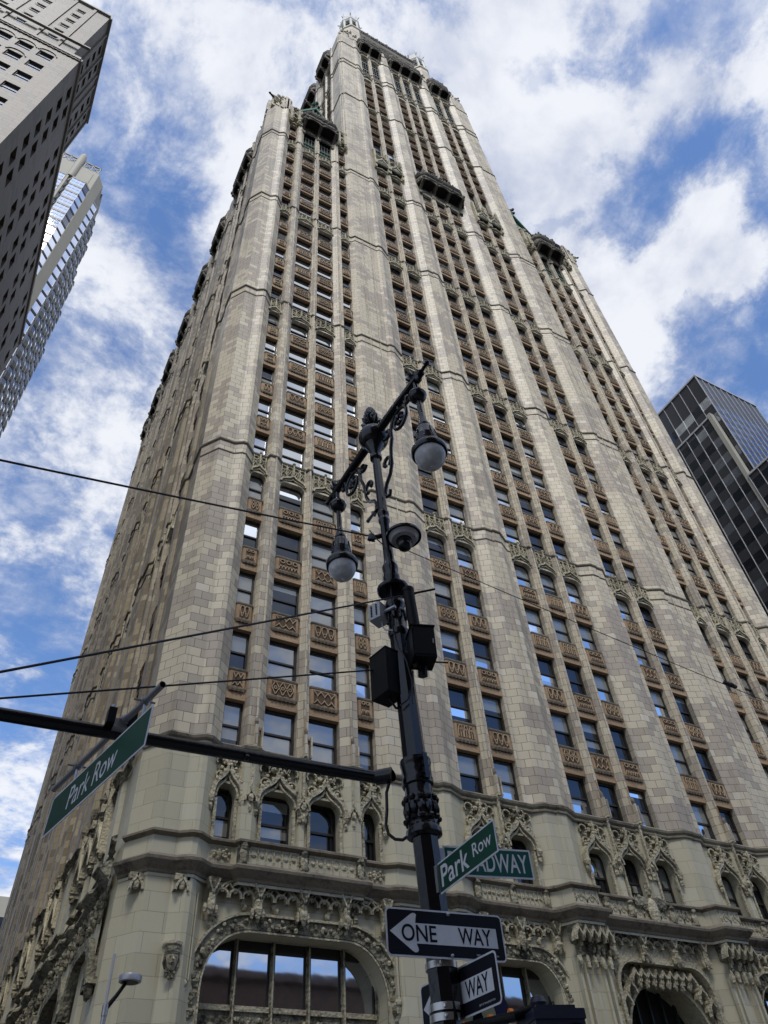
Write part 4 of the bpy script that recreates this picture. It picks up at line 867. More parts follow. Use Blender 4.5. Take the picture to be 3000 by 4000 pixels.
# ---- lower storeys of the side street front
b = MB()
SB2 = [(.75, .5)]+[p for p in SBP[1:]]
for z, pr_ in ((11.75, [(0, 0), (.1, .1), (.38, .36), (.38, .46), (.08, .66), (0, .68)]), (13.02, [(0, 0), (.2, .1), (.2, .18), (0, .28)]), (16.62, [(0, 0), (.1, .1), (.05, .16), (.2, .3), (.1, .42), (0, .47)])):
    mould(b, FB, SB2, [(o+.1, z+q) for o, q in pr_], ORND)
for a, c in side:
    ribbon(b, FB, ogee(a-.15, c+.15, 14.8, 1.4), .17, .03, .5, ORN); fbox(b, FB, a, c, -.5, .03, 15.4, 16.6, ORND); fbox(b, FB, a, c, -.5, .05, 11.8, 13.2, ORND)
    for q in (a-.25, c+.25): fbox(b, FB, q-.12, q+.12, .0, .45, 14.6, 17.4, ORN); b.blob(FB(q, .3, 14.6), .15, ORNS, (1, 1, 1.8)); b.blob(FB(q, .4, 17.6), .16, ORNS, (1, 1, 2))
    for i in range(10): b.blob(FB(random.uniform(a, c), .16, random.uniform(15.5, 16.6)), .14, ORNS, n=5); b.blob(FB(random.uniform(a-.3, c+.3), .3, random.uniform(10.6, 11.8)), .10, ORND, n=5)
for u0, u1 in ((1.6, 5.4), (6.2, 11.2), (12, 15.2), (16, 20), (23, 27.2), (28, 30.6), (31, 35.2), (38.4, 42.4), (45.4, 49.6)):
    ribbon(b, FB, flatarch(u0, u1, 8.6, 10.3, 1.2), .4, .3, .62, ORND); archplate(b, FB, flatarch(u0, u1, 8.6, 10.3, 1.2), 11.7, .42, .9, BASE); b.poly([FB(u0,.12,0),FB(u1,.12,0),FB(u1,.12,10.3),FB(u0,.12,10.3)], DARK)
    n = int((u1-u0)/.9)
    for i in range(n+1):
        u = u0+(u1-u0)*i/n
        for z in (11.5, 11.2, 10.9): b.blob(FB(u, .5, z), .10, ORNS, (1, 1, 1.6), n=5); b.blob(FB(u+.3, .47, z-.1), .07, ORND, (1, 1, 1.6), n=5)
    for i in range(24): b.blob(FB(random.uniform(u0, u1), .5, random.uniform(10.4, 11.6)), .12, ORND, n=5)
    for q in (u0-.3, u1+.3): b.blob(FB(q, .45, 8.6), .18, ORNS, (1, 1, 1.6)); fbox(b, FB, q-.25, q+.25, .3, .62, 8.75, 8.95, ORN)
b.build('side_arcade', GS)
# ================================================================== STREET FURNITURE
SIGNG = grimy('street sign green sheeting', (.004, .056, .033), (.02, .05, .035))
SIGNT = grimy('street sign teal sheeting', (.006, .085, .068), (.03, .075, .062))
SIGNK = simple('sign black sheeting', (.008, .008, .014), .5, var=.2, spec=.18)
SIGNW = simple('sign white sheeting', (.60, .61, .64), .5, var=.25, scale=7)
NAVY = simple('navy sheeting', (.02, .03, .11), .45)
YEL = simple('pale yellow sheeting', (.6, .6, .4), .5)
ORG = simple('orange tape', (.75, .2, .015), .5)
GREYP = simple('light grey enclosure', (.42, .43, .44), .5)
CAMW = simple('white camera housing', (.36, .36, .37), .45)
LENS = None
m_, t_ = mat('frosted acrylic globe')
_c = t_.n('ShaderNodeTexCoord').outputs['Object']
_lw = t_.n('ShaderNodeLayerWeight', {'Blend': .35}).outputs['Facing']
_nz = t_.n('ShaderNodeTexNoise', {'Vector': _c, 'Scale': 14.0, 'Detail': 5.0}).outputs[0]
_cc = t_.mix(t_.sstep(_nz, .4, .7), (.50, .50, .50), (.66, .66, .66))
out(t_, t_.n('ShaderNodeBsdfPrincipled', {'Base Color': _cc, 'Roughness': .16, 'Transmission Weight': .1, 'IOR': 1.3, 'Specular IOR Level': .5}).outputs[0])
LENS = m_
UPZ = Vector((0, 0, 1))
def rrect(w_, h, r, n=5):
    p = []
    for cx, cy, a0 in ((w_-r, h-r, 0), (r, h-r, 90), (r, r, 180), (w_-r, r, 270)): p += arc(cx, cy, r, a0, a0+90, n)
    return p
class PL:                                             # plane frame: origin at the lower left corner, x right, y up, n out
    def __init__(s, tl, d, h, upv=UPZ): s.d = Vector(d).normalized(); s.u = Vector(upv).normalized(); s.n = s.d.cross(s.u).normalized(); s.o = Vector(tl)-s.u*h
    def __call__(s, x, y, z=0): return s.o+s.d*x+s.u*y+s.n*z
def slab(b, pl, pts, z0, z1, mt, side=None):
    b.poly([pl(x, y, z1) for x, y in pts], mt); b.poly([pl(x, y, z0) for x, y in pts], side or mt)
    for p, q in zip(pts, pts[1:]+pts[:1]): b.poly([pl(*p, z0), pl(*q, z0), pl(*q, z1), pl(*p, z1)], side or mt)
def lettering(pl, txt, x0, x1, y0, y1, z, mt, parent, org, bold=.0, nm='lettering'):
    cu = bpy.data.curves.new('txt', 'FONT'); cu.body = txt; cu.offset = bold; cu.extrude = .0
    to = bpy.data.objects.new('txt', cu); COL.objects.link(to)
    dg = bpy.context.evaluated_depsgraph_get(); dg.update()
    me = bpy.data.meshes.new_from_object(to.evaluated_get(dg)); bpy.data.objects.remove(to)
    xs = [v.co.x for v in me.vertices]; ys = [v.co.y for v in me.vertices]
    b = MB(org)
    f = lambda v: pl(x0+(v.x-min(xs))/(max(xs)-min(xs))*(x1-x0), y0+(v.y-min(ys))/(max(ys)-min(ys))*(y1-y0), z)
    for p in me.polygons: b.poly([f(me.vertices[i].co) for i in p.vertices], mt)
    return b.build(nm, parent)
# ---- twin lamp post, built upright then leaned a little
BX, BY = -4.3952, -22.0486
LP = thing('street_lamp', 'black ornate twin-arm street lamp post with two hanging acrylic globe lamps', 'street lamp', (BX, BY, 0), (-.0196, -.0268, 0))
def lmb(): return MB((BX, BY, 0))
ax = (BX, BY); OCT = math.pi/8
b = lmb(); b.lathe([(0, .34), (.25, .34), (.3, .28), (.9, .23), (1.0, .26), (1.1, .2), (1.5, .17)], BLACK, ax, 8, OCT); b.build('base', LP, True)
b = lmb()
b.lathe([(1.5, .125), (2.0, .112), (4.03, .104)], BLACK, ax, 8, OCT+.3)
b.lathe([(4.0, .11), (4.02, .142), (4.06, .142), (4.09, .12), (4.11, .12), (4.13, .13), (4.16, .118), (4.2, .112), (4.24, .114), (4.26, .127), (4.30, .13), (4.33, .118), (4.42, .114)], BLACK, ax, 24)
for k in range(12):
    a = k*math.pi/6
    b.blob((BX+.118*math.cos(a), BY+.118*math.sin(a), 4.22), .034, BLACK, (1, 1, 1.9), jit=.05); b.blob((BX+.128*math.cos(a), BY+.128*math.sin(a), 4.30), .03, BLACK, jit=.05); b.blob((BX+.13*math.cos(a), BY+.13*math.sin(a), 4.14), .03, BLACK, (1, 1, .8), jit=.05)
flute = lambda k, i: 1.0 if k % 2 else .9
b.lathe([(4.64, .102), (5.0, .098), (5.95, .09)], BLACK, ax, 16, 0, flute)
b.lathe([(5.95, .09), (5.98, .104), (6.02, .104), (6.04, .092), (6.3, .086), (6.33, .1), (6.37, .1), (6.4, .085), (6.56, .082)], BLACK, ax, 24)
for k in range(8): a = k*math.pi/4; b.blob((BX+.088*math.cos(a), BY+.088*math.sin(a), 6.2), .03, BLACK, (1, 1, 2.6), jit=.05)
b.lathe([(6.53, .08), (6.535, .155), (6.55, .165), (6.575, .165), (6.59, .07)], BLACK, ax, 32)
b.lathe([(6.59, .072), (6.66, .072), (6.7, .088), (6.74, .088), (6.78, .074), (6.84, .085), (6.88, .085), (6.92, .066), (7.0, .056), (7.55, .05), (7.57, .064), (7.61, .064), (7.63, .054), (7.66, .054), (7.68, .066), (7.72, .066), (7.75, .05)], BLACK, ax, 24)
b.lathe([(7.75, .057), (8.7, .05)], BLACK, ax, 16, 0, flute)
b.build('shaft', LP, True)
b = lmb(); b.lathe([(4.42, .118), (4.43, .132), (4.48, .132), (4.49, .126), (4.60, .126), (4.61, .132), (4.65, .132), (4.66, .104)], BLACK, ax, 24)
for s_ in (-1, 1): b.box(BX-.02, BX+.02, BY+s_*.135-.03, BY+s_*.135+.03, 4.43, 4.65, BLACK)
for z in (4.47, 4.54, 4.61): b.tube([(BX+.03, BY-.15, z), (BX-.06, BY-.15, z)], .012, BLACK, 6)
b.build('collar', LP, True)
b = lmb(); b.lathe([(8.68, .046), (8.7, .075), (8.76, .075), (8.78, .055), (8.84, .07), (8.93, .11), (8.96, .125), (8.98, .12)], BLACK, ax, 24)
b.lathe([(9.12+.196*math.sin(R(a)), .196*math.cos(R(a))) for a in range(-60, 91, 10)], BLACK, ax, 28); b.build('ball', LP, True)
b = lmb(); b.lathe([(9.28, .06), (9.33, .075), (9.36, .06), (9.4, .05)], BLACK, ax, 16)
for k in range(8):
    a = k*math.pi/4; dx, dy = math.cos(a), math.sin(a); b.tube([(BX+.04*dx, BY+.04*dy, 9.36), (BX+.1*dx, BY+.1*dy, 9.41), (BX+.13*dx, BY+.13*dy, 9.47), (BX+.115*dx, BY+.115*dy, 9.5)], [.02, .03, .018, .004], BLACK, 5)
for i in range(7):
    z = 9.43+.05*i; r_ = (.06, .075, .08, .077, .066, .05, .028)[i]
    for k in range(10): a = k*.628+i*.31; b.blob((BX+r_*math.cos(a), BY+r_*math.sin(a), z), .027, BLACK, (1, 1, 1.3), jit=.05)
b.lathe([(9.38, .05), (9.5, .075), (9.62, .066), (9.72, .04), (9.77, .006)], BLACK, ax, 12); b.build('finial', LP, True)
AD = Vector((.0556, -.9985, 0)).normalized()
def AR(s_, z, q=0): return Vector((BX, BY, z))+AD*s_+Vector((-AD.y, AD.x, 0))*q
for sg, nm in ((1, 'lamp_arm'), (-1, 'lamp_arm')):
    b = lmb()
    b.tube([AR(sg*.1, 9.13), AR(sg*1.0, 9.10), AR(sg*1.12, 9.10)], [.062, .05, .042], BLACK, 12)
    b.tube([AR(sg*1.10, 9.1), AR(sg*1.14, 9.1), AR(sg*1.16, 9.11), AR(sg*1.22, 9.12), AR(sg*1.27, 9.12), AR(sg*1.3, 9.12)], [.05, .05, .024, .022, .036, .012], BLACK, 10)
    def spiral(c, r0_, r1, a0, a1, n=22): return [AR(sg*(c[0]+(r0_+(r1-r0_)*k/n)*math.cos(R(a0+(a1-a0)*k/n))), c[1]+(r0_+(r1-r0_)*k/n)*math.sin(R(a0+(a1-a0)*k/n))) for k in range(n+1)]
    def S(pts, r_=.023): b.tube(pts, r_, BLACK, 7)
    S(spiral((.58, 8.82), .2, .085, 180, -330)); S([AR(sg*.38, 8.82), AR(sg*.375, 8.68), AR(sg*.33, 8.55), AR(sg*.31, 8.42), AR(sg*.30, 8.28), AR(sg*.24, 8.15), AR(sg*.15, 8.08), AR(sg*.10, 7.98), AR(sg*.12, 7.88), AR(sg*.18, 7.86), AR(sg*.2, 7.92)])
    S(spiral((.2, 8.40), .1, .035, -60, 250, 12)); S(spiral((.30, 8.86), .08, .035, 200, 470, 10)); S([AR(sg*.58, 9.02), AR(sg*.6, 9.1)]); S(spiral((.80, 8.98), .07, .03, 160, 470, 12)); S([AR(sg*.72, 8.9), AR(sg*.78, 9.06)])
    for k in range(7): a = k*.9; b.blob(AR(sg*(.58+.05*math.cos(a)), 8.82+.05*math.sin(a), random.uniform(-.02, .02)), .034, BLACK, jit=.2)
    for q in range(5):
        a = q*1.256; b.tube([AR(sg*.98+.0, 9.13), AR(sg*.98+.05*math.cos(a), 9.17, .05*math.sin(a)), AR(sg*.98+.085*math.cos(a), 9.22, .085*math.sin(a)), AR(sg*.98+.07*math.cos(a), 9.26, .07*math.sin(a))], [.03, .035, .02, .004], BLACK, 6)
    b.blob(AR(sg*.98, 9.14), .06, BLACK, jit=.2); b.blob(AR(sg*1.05, 9.06), .05, BLACK, jit=.3)
    b.build(nm, LP, True)
    c = AR(sg*.98, 0); cc = (c.x, c.y)
    b = lmb()
    b.lathe([(9.06, .03), (8.9, .035)], BLACK, cc, 10); b.lathe([(8.80+.106*math.sin(R(a)), .106*math.cos(R(a))) for a in range(-80, 91, 10)], BLACK, cc, 24); b.lathe([(8.795, .107), (8.80, .110), (8.805, .107)], BLACK, cc, 24)
    b.lathe([(8.71, .03), (8.45, .034), (8.36, .036), (8.26, .055), (8.21, .062), (8.205, .075), (8.18, .075), (8.175, .06), (8.165, .06)], BLACK, cc, 20)
    b.lathe([(8.165, .06), (8.15, .088), (8.10, .105), (8.0, .112), (7.995, .115), (7.985, .112), (7.92, .128), (7.90, .122), (7.84, .13), (7.80, .178), (7.77, .196), (7.72, .198), (7.70, .19), (7.70, .16)], BLACK, cc, 32)
    for k in range(8): a = k*math.pi/4; b.tube([(cc[0]+.108*math.cos(a), cc[1]+.108*math.sin(a), 8.1), (cc[0]+.128*math.cos(a), cc[1]+.128*math.sin(a), 7.9)], .006, BLACK, 5)
    o = b.build('lamp_housing', LP, True)
    b = lmb(); b.lathe([(7.715, .163)]+[(7.69-.185*math.sin(R(a)), .168*math.cos(R(a))**.85) for a in range(0, 86, 7)]+[(7.503, .016), (7.485, .014), (7.48, .004)], LENS, cc, 32); b.build('globe', o, True)
b = lmb(); A0 = Vector((BX-.085, BY+.09, 4.545))
pts = [A0+Vector((-.1, .0, 0))]+[Vector((-4.62-.95*i, -21.86+.002*i, 4.555+.003*i)) for i in range(11)]
inv = Matrix.Rotation(.0196, 4, 'X') @ Matrix.Identity(4)
b.tube(pts, [.052-.0012*i for i in range(12)], BLACK, 16); b.tube([pts[0], pts[1]+Vector((-.06, 0, 0))], [.066, .062], BLACK, 16); b.blob((-5.83, -21.9, 4.52), .028, BLACK, jit=.1)
o = b.build('mast_arm', LP, True)
# helper: point beside the post, seen from the pavement (off right of the post, fwd beyond it)
PX, PY = -4.489, -21.98
NV = Vector((.5349, .8449, 0)); RV = Vector((.8449, -.5349, 0)); DP = 5.8653
def W(off, z, fwd=0.0):
    k = (DP+fwd)/DP; return Vector((CAM.x, CAM.y, 0))+NV*(DP+fwd)+RV*off*k+UPZ*(1.6+(z-1.6)*k)
b = MB((BX, BY, 0))
o = None
def strap(z, nm='strap'):
    b = MB(); c = W(.012, z); b.lathe([(z-.022, .108), (z-.022, .112), (z+.022, .112), (z+.022, .108)], STRAP, (c.x, c.y), 24); b.blob(c-NV*.115, .014, STRAP); return b.build(nm, None, True)
for i, z in enumerate((3.11, 2.86, 2.80)):
    tag(strap(z, 'metal_strap'), ('steel band clamped round the black lamp post just under the upper arrow sign', 'upper steel band of the close pair low on the black lamp post', 'lowest steel band on the black lamp post at the picture edge')[i], 'pipe clamp', 'steel bands on the post')
def board(name, label, tl, d, w_, h, rc, face, rim, upv=UPZ, rimw=.012, cat='street sign', group=None, back=None):
    pl = PL(tl, d, h, upv); ctr = pl(w_/2, 0); root = thing(name, label, cat, ctr, group=group)
    b = MB(ctr); slab(b, pl, rrect(w_, h, rc), -.004, 0, rim, back or STEEL); o = b.build('panel', root)
    b = MB(ctr); q = [(x+rimw, y+rimw) for x, y in rrect(w_-2*rimw, h-2*rimw, max(rc-rimw, .002))]; b.poly([pl(x, y, .0016) for x, y in q], face); b.build('face', root)
    return root, pl, ctr
def onearrow(root, pl, ctr, w_, h, flip=1):
    b = MB(ctr); X = lambda x: x*w_; Y = lambda y: y*h
    head = [(X(.03), Y(.5))]+[(X(.205)+.0, Y(.875)), (X(.225), Y(.905)), (X(.245), Y(.9)), (X(.255), Y(.87)), (X(.25), Y(.82)), (X(.243), Y(.695)), (X(.935), Y(.695)), (X(.935), Y(.275)), (X(.243), Y(.275)), (X(.255), Y(.17)), (X(.255), Y(.13)), (X(.245), Y(.1)), (X(.225), Y(.095)), (X(.205), Y(.125))]
    b.poly([pl(x, y, .003) for x, y in head], SIGNW); b.build('arrow', root)
    lettering(pl, 'ONE', X(.125), X(.415), Y(.315), Y(.665), .0045, SIGNK, root, ctr, .012); lettering(pl, 'WAY', X(.6), X(.885), Y(.315), Y(.665), .0045, SIGNK, root, ctr, .012)
    lettering(pl, 'DEPT OF TRANSPORTATION', X(.74), X(.93), Y(.10), Y(.135), .003, SIGNW, root, ctr, nm='small_print')
    b = MB(ctr)
    for y in (.93, .07): c = pl(X(.53), Y(y), .004); b.blob(c, .014, STEEL, jit=.0)
    b.build('bolt', root)
d1 = Vector((math.cos(-.1), math.sin(-.1), 0))
root, pl, ctr = board('one_way_sign', 'black and white ONE WAY arrow sign facing us across the lamp post, pointing left', (-4.962, -22.093, 3.42), d1, .914, .305, .035, SIGNK, SIGNW, cat='traffic sign'); onearrow(root, pl, ctr, .914, .305)
d2 = Vector((math.cos(-1.512), math.sin(-1.512), 0))
root, pl, ctr = board('one_way_sign', 'lower ONE WAY sign turned sideways behind the lamp post, mostly showing WAY', (-4.405, -21.553, 3.101), d2, .914, .305, .035, SIGNK, SIGNW, cat='traffic sign'); onearrow(root, pl, ctr, .914, .305)
d3 = Vector((math.cos(-1.613), math.sin(-1.613), 0)); s0 = Vector((PX, PY, 3.763))+d3*.12
root, pl, ctr = board('street_name_sign', 'green Park Row street sign sticking out of the lamp post toward us', s0, d3, .809, .219, .006, SIGNG, SIGNW, rimw=.012)
lettering(pl, 'Park', .04, .44, .035, .185, .003, SIGNW, root, ctr, .012); lettering(pl, 'Row', .5, .75, .075, .165, .003, SIGNW, root, ctr, .006)
b = MB(ctr); b.box(s0.x-.02, s0.x+.02, s0.y-.01, s0.y+.12, 3.56, 3.75, STEEL); b.build('bracket', root)
d4 = Vector((math.cos(-.215), math.sin(-.215), 0)); s0 = Vector((PX, PY, 3.952))+d4*.12
root, pl, ctr = board('street_name_sign', 'teal green BROADWAY street sign behind the Park Row sign on the lamp post', s0, d4, .74, .226, .006, SIGNT, SIGNW, rimw=.014)
lettering(pl, 'BROADWAY', .035, .70, .04, .186, .003, SIGNW, root, ctr, .012)
b = MB(ctr); b.box(s0.x-.12, s0.x+.01, s0.y-.0, s0.y+.03, 3.75, 3.93, STEEL); b.build('bracket', root)
# sign hanging from the mast arm
ph = -1.34; d5 = Vector((math.cos(ph)*math.cos(.044), math.sin(ph)*math.cos(.044), math.sin(.044))); n5 = Vector((math.sin(ph), -math.cos(ph), 0)); u5 = (d5.cross(n5)); u5 = u5 if u5.z > 0 else -u5; u5 = (u5*math.cos(-.042)+n5*math.sin(-.042)).normalized()
C5 = Vector((-7.019, -21.795, 4.149)); wS, hS = 1.483, .313
root, pl, ctr = board('street_name_sign', 'long green Park Row sign hanging from a pipe under the black mast arm', C5-d5*wS/2+u5*hS/2, d5, wS, hS, .006, SIGNG, SIGNW, upv=u5, rimw=.016)
lettering(pl, 'Park Row', .34, 1.06, .07, .245, .003, SIGNW, root, ctr, .004)
pa, pb_ = Vector((-6.795, -22.43, 4.545)), Vector((-7.17, -20.66, 4.53))
b = MB(ctr); b.tube([pa, pb_], .024, STEEL, 14, cap=False); b.tube([pa, pa+(pb_-pa)*.4], .019, DARK, 12, cap=False); b.build('hanger_pipe', root, True)
b = MB(ctr)
for t in (.14, .75):
    c = pa+(pb_-pa)*t; b.tube([c+Vector((0, 0, .03)), c+Vector((0, 0, -.24))], .012, STEEL, 6); b.tube([c-(pb_-pa).normalized()*.02, c+(pb_-pa).normalized()*.02], .032, STEEL, 12); b.tube([c+Vector((-.08, 0, .0)), c+Vector((.07, 0, 0))], .008, STEEL, 6); b.box(c.x-.03, c.x+.03, c.y-.02, c.y+.02, c.z-.26, c.z-.17, STEEL)
b.build('clamp', root)
b = MB(ctr); c = pa+(pb_-pa)*.34
b.tube([c-(pb_-pa).normalized()*.08, c+(pb_-pa).normalized()*.08], .036, STEEL, 12)
for q in (-.09, .06): b.box(c.x+q-.028, c.x+q+.028, -21.91, -21.81, 4.5, 4.615, BLACKM); b.tube([(c.x+q, -21.86, 4.61), (c.x+q, -21.86, 4.66)], .014, STEEL, 6)
b.box(c.x-.06, c.x+.06, min(c.y, -21.86)-.02, max(c.y, -21.86)+.02, 4.48, 4.55, STEEL); b.build('mount_bracket', root)
# enclosures and camera on the post
def obox(b, c, wx, dy, hz, mt, ang=0.0, a2=None):        # box with one face square to the viewer, yawed by ang
    X = (RV*math.cos(ang)+NV*math.sin(ang)); Y = UPZ.cross(X)
    cs = [c+X*sx*wx/2+Y*sy*dy/2+UPZ*sz*hz/2 for sz in (-1, 1) for sx, sy in ((-1, -1), (1, -1), (1, 1), (-1, 1))]
    b.hexa(cs, mt); return X, Y
c = W(.125, 5.80, -.22); root = thing('control_box', 'big black control box clamped to the right front of the lamp post', 'utility box', c-UPZ*.18, group='black boxes on the post'); b = MB(c-UPZ*.18)
X, Y = obox(b, c, .215, .22, .34, BLACKM, .25); obox(b, c+UPZ*.175, .235, .24, .012, BLACKM, .25); q = c-Y*.113; 
for dz in (-.14, .14): b.tube([q-X*.098+UPZ*dz-UPZ*.02, q-X*.098+UPZ*dz+UPZ*.02], .008, BLACK, 6)
obox(b, q+X*.085, .012, .012, .05, STEEL, .25); obox(b, q-X*.02+UPZ*.06, .05, .003, .03, GREYP, .25); obox(b, q, .19, .004, .29, BLACKM, .25)
b.build('housing', root); b = MB(c-UPZ*.18); b.tube([c-UPZ*.17+Y*.04, c-UPZ*.27+Y*.06], .045, BLACKM, 10); b.blob(c-UPZ*.2-X*.06, .04, BLACKM); b.build('cable_gland', root)
b = MB(c-UPZ*.18); b.tube([c+X*.1-UPZ*.15, c+X*.235-UPZ*.15], .008, BLACKM, 6); b.build('rod', root)
c = W(-.225, 5.51, -.02); root = thing('control_box', 'black control box clamped to the left side of the lamp post, under the grey box', 'utility box', c-UPZ*.26, group='black boxes on the post'); b = MB(c-UPZ*.26)
X, Y = obox(b, c, .20, .24, .46, BLACKM, .75); obox(b, c+UPZ*.235, .21, .25, .012, BLACKM, .75); b.build('housing', root); b = MB(c-UPZ*.26); b.tube([c-UPZ*.22, c-UPZ*.3+X*.08, c-UPZ*.27+X*.2, c+X*.28-UPZ*.1], .012, RUBBER, 8); b.build('conduit', root)
c = W(-.262, 6.25, -.02); root = thing('junction_box', 'small pale grey vented box on the left of the lamp post', 'utility box', c-UPZ*.11); b = MB(c-UPZ*.11)
X, Y = obox(b, c, .135, .16, .19, GREYP, -.55)
for i in range(7):
    for s_ in (-1, 1): q = c-Y*.0805+UPZ*(-.06+.02*i)+X*s_*.03; b.box(q.x-.012, q.x+.012, q.y-.006, q.y+.006, q.z-.004, q.z+.004, SIGNK)
b.build('housing', root); b = MB(c-UPZ*.11); b.tube([c+X*.05, c+X*.2], .02, STEEL, 8); b.tube([c-UPZ*.1+X*.03, c-UPZ*.15+X*.03, c-UPZ*.22+X*.06, c-UPZ*.27+X*.15], .007, GREYP, 6); b.build('bracket', root)
c0, c1 = W(.053, 6.53, -.16), W(.085, 5.95, -.16)
root = thing('antenna', 'black tube antenna standing on the right of the lamp post above the black box', 'antenna', c1); b = MB(c1); b.tube([c1, c0], .056, BLACKM, 18); b.tube([c0+Vector((0, 0, -.03)), c0+Vector((0, 0, .012))], .06, BLACKM, 18); b.build('tube', root, True)
b = MB(c1); b.tube([W(.1, 6.475, -.1), W(.14, 6.485, -.1), W(.33, 6.51, -.1)], [.016, .011, .011], BLACKM, 8); b.build('rod', root)
c = W(.067, 7.292, -.2); root = thing('surveillance_camera', 'round white-faced security camera dome under a black disc on the lamp post', 'camera', c-UPZ*.2); b = MB(c-UPZ*.2); k = (DP-.2)/DP
b.lathe([(c.z+.12, .03), (c.z+.08, .10), (c.z+.03, .19), (c.z+.012, .198*k), (c.z, .198*k), (c.z+.004, .15)], BLACK, (c.x, c.y), 36); b.build('hood', root, True)
b = MB(c-UPZ*.2); b.lathe([(c.z+.01, .17), (c.z-.012, .15), (c.z-.045, .135), (c.z-.05, .09), (c.z-.05, .0)], CAMW, (c.x, c.y), 32)
for q in range(4): a = q*1.57+.6; b.blob((c.x+.12*math.cos(a), c.y+.12*math.sin(a), c.z-.045), .007, SIGNK, jit=0)
b.build('trim_plate', root, True)
b = MB(c-UPZ*.2); b.lathe([(c.z-.05, .085), (c.z-.075, .085), (c.z-.08, .077)]+[(c.z-.115-.075*math.sin(R(a)), .077*math.cos(R(a))) for a in range(-20, 91, 11)], BLACK, (c.x, c.y), 24); b.build('lens_dome', root, True)
b = MB(c-UPZ*.2); e = W(-.29, 7.325); b.tube([c+UPZ*.1, c+UPZ*.1-RV*.1, W(-.11, 7.36), e], [.03, .025, .03, .028], BLACK, 10); b.blob(e, .05, BLACK); b.build('bracket_arm', root, True); b = lmb(); b.tube([W(-.07, 7.62), W(.02, 7.76), W(.1, 7.9)], [.022, .016, .016], BLACK, 8); b.blob(W(.1, 7.9), .024, BLACK, jit=.05); b.build('stub_rod', LP, True).location = (0, 0, 0)
# cables
def sagged(p, q, sag, n=18): return [p+(q-p)*(i/n)-UPZ*sag*4*(i/n)*(1-i/n) for i in range(n+1)]
def cable(label, p, q, r_, sag, group='overhead cables', ext=1.6):
    q = p+(q-p)*ext; b = MB(p); b.tube(sagged(p, q, sag), r_, RUBBER, 8); o = b.build('overhead_cable', None, True); o.location = p; tag(o, label, 'cable', group); return o
cable('topmost black cable running left from the lamp post below the lamp arm', W(-.33, 7.37), CAM+ray(0, 1790)*6.2, .0095, .02)
cable('black cable running left from the lamp post at the height of the black disc', W(-.0, 6.465, -.1), CAM+ray(0, 2625)*5.0, .0085, .0)
cable('lowest black cable running left from the black box just above the mast arm', W(-.33, 5.6), CAM+ray(0, 2728)*5.7, .0075, .0)
p, q = W(.1, 7.08), CAM+ray(3000, 2738)*10.5
cable('thin wire sloping right from the camera dome across the terracotta windows', p, q, .0048, .03, ext=1.3)
t = .885; c = CAM+ray(2850, 2668)*10.1; b = MB(c); 
for i in range(4): b.blob(c+(q-p).normalized()*(.05*i-.08)-UPZ*.02, .026, RUBBER, n=6)
o = b.build('cable_splice'); o.location = c; tag(o, 'small black splice clamp lumped on the thin right hand wire', 'connector')
b = MB(); hs = [W(-.262, 4.50), W(-.295, 4.40), W(-.30, 4.25), W(-.315, 4.14), W(-.30, 4.06), W(-.25, 4.015), W(-.19, 4.005), W(-.14, 4.035)]
c = hs[0]; b = MB(c); b.tube(hs, .013, RUBBER, 10); o = b.build('conduit_loop', None, True); o.location = c; tag(o, 'thick black cable loop drooping from the mast arm down to the post collar', 'cable')
b = MB(c); ws = [W(-.30, 7.36), W(-.25, 7.25), W(-.17, 7.13), W(-.11, 6.98), W(-.10, 6.8), W(-.12, 6.5), W(-.12, 6.3), W(-.135, 6.0), W(-.1, 5.8), W(-.03, 5.6, -.1), W(.0, 5.4, -.12), W(-.01, 5.15, -.12)]
b.tube([x-NV*.09 for x in ws], .007, RUBBER, 7); b.tube([W(.02, 5.55, -.12), W(.01, 5.4, -.12), W(-.05, 5.25, -.12), W(-.12, 5.2, -.12)], .008, RUBBER, 7); o = b.build('hanging_cable', None, True); o.location = c; tag(o, 'thin cable strung down the front of the lamp post from the camera bracket', 'cable')
# round navy sign at the picture's bottom edge
cN = W(.235, 2.82, .12); root = thing('round_sign', 'round navy sign with a pale centre behind the sideways ONE WAY sign', 'traffic sign', cN-UPZ*.2)
XN = RV; b = MB(cN-UPZ*.2); pl = PL(cN, XN, 0)
slab(b, pl, arc(0, 0, .2, 0, 350, 35), -.004, 0, NAVY); b.build('panel', root); b = MB(cN-UPZ*.2); b.poly([pl(x, y, .003) for x, y in arc(-.02, -.02, .13, 0, 350, 35)], YEL); b.build('face', root)
b = MB(cN-UPZ*.2)
for pts in ([(-.03, .06), (.0, .06), (.0, -.12), (-.03, -.12)], [(0, .05), (.05, -.12), (.02, -.12), (-.01, 0)], [(-.04, -.0), (-.08, -.12), (-.05, -.12), (-.02, -.03)]): b.poly([pl(x, y, .0045) for x, y in pts], SIGNK)
b.build('symbol', root)
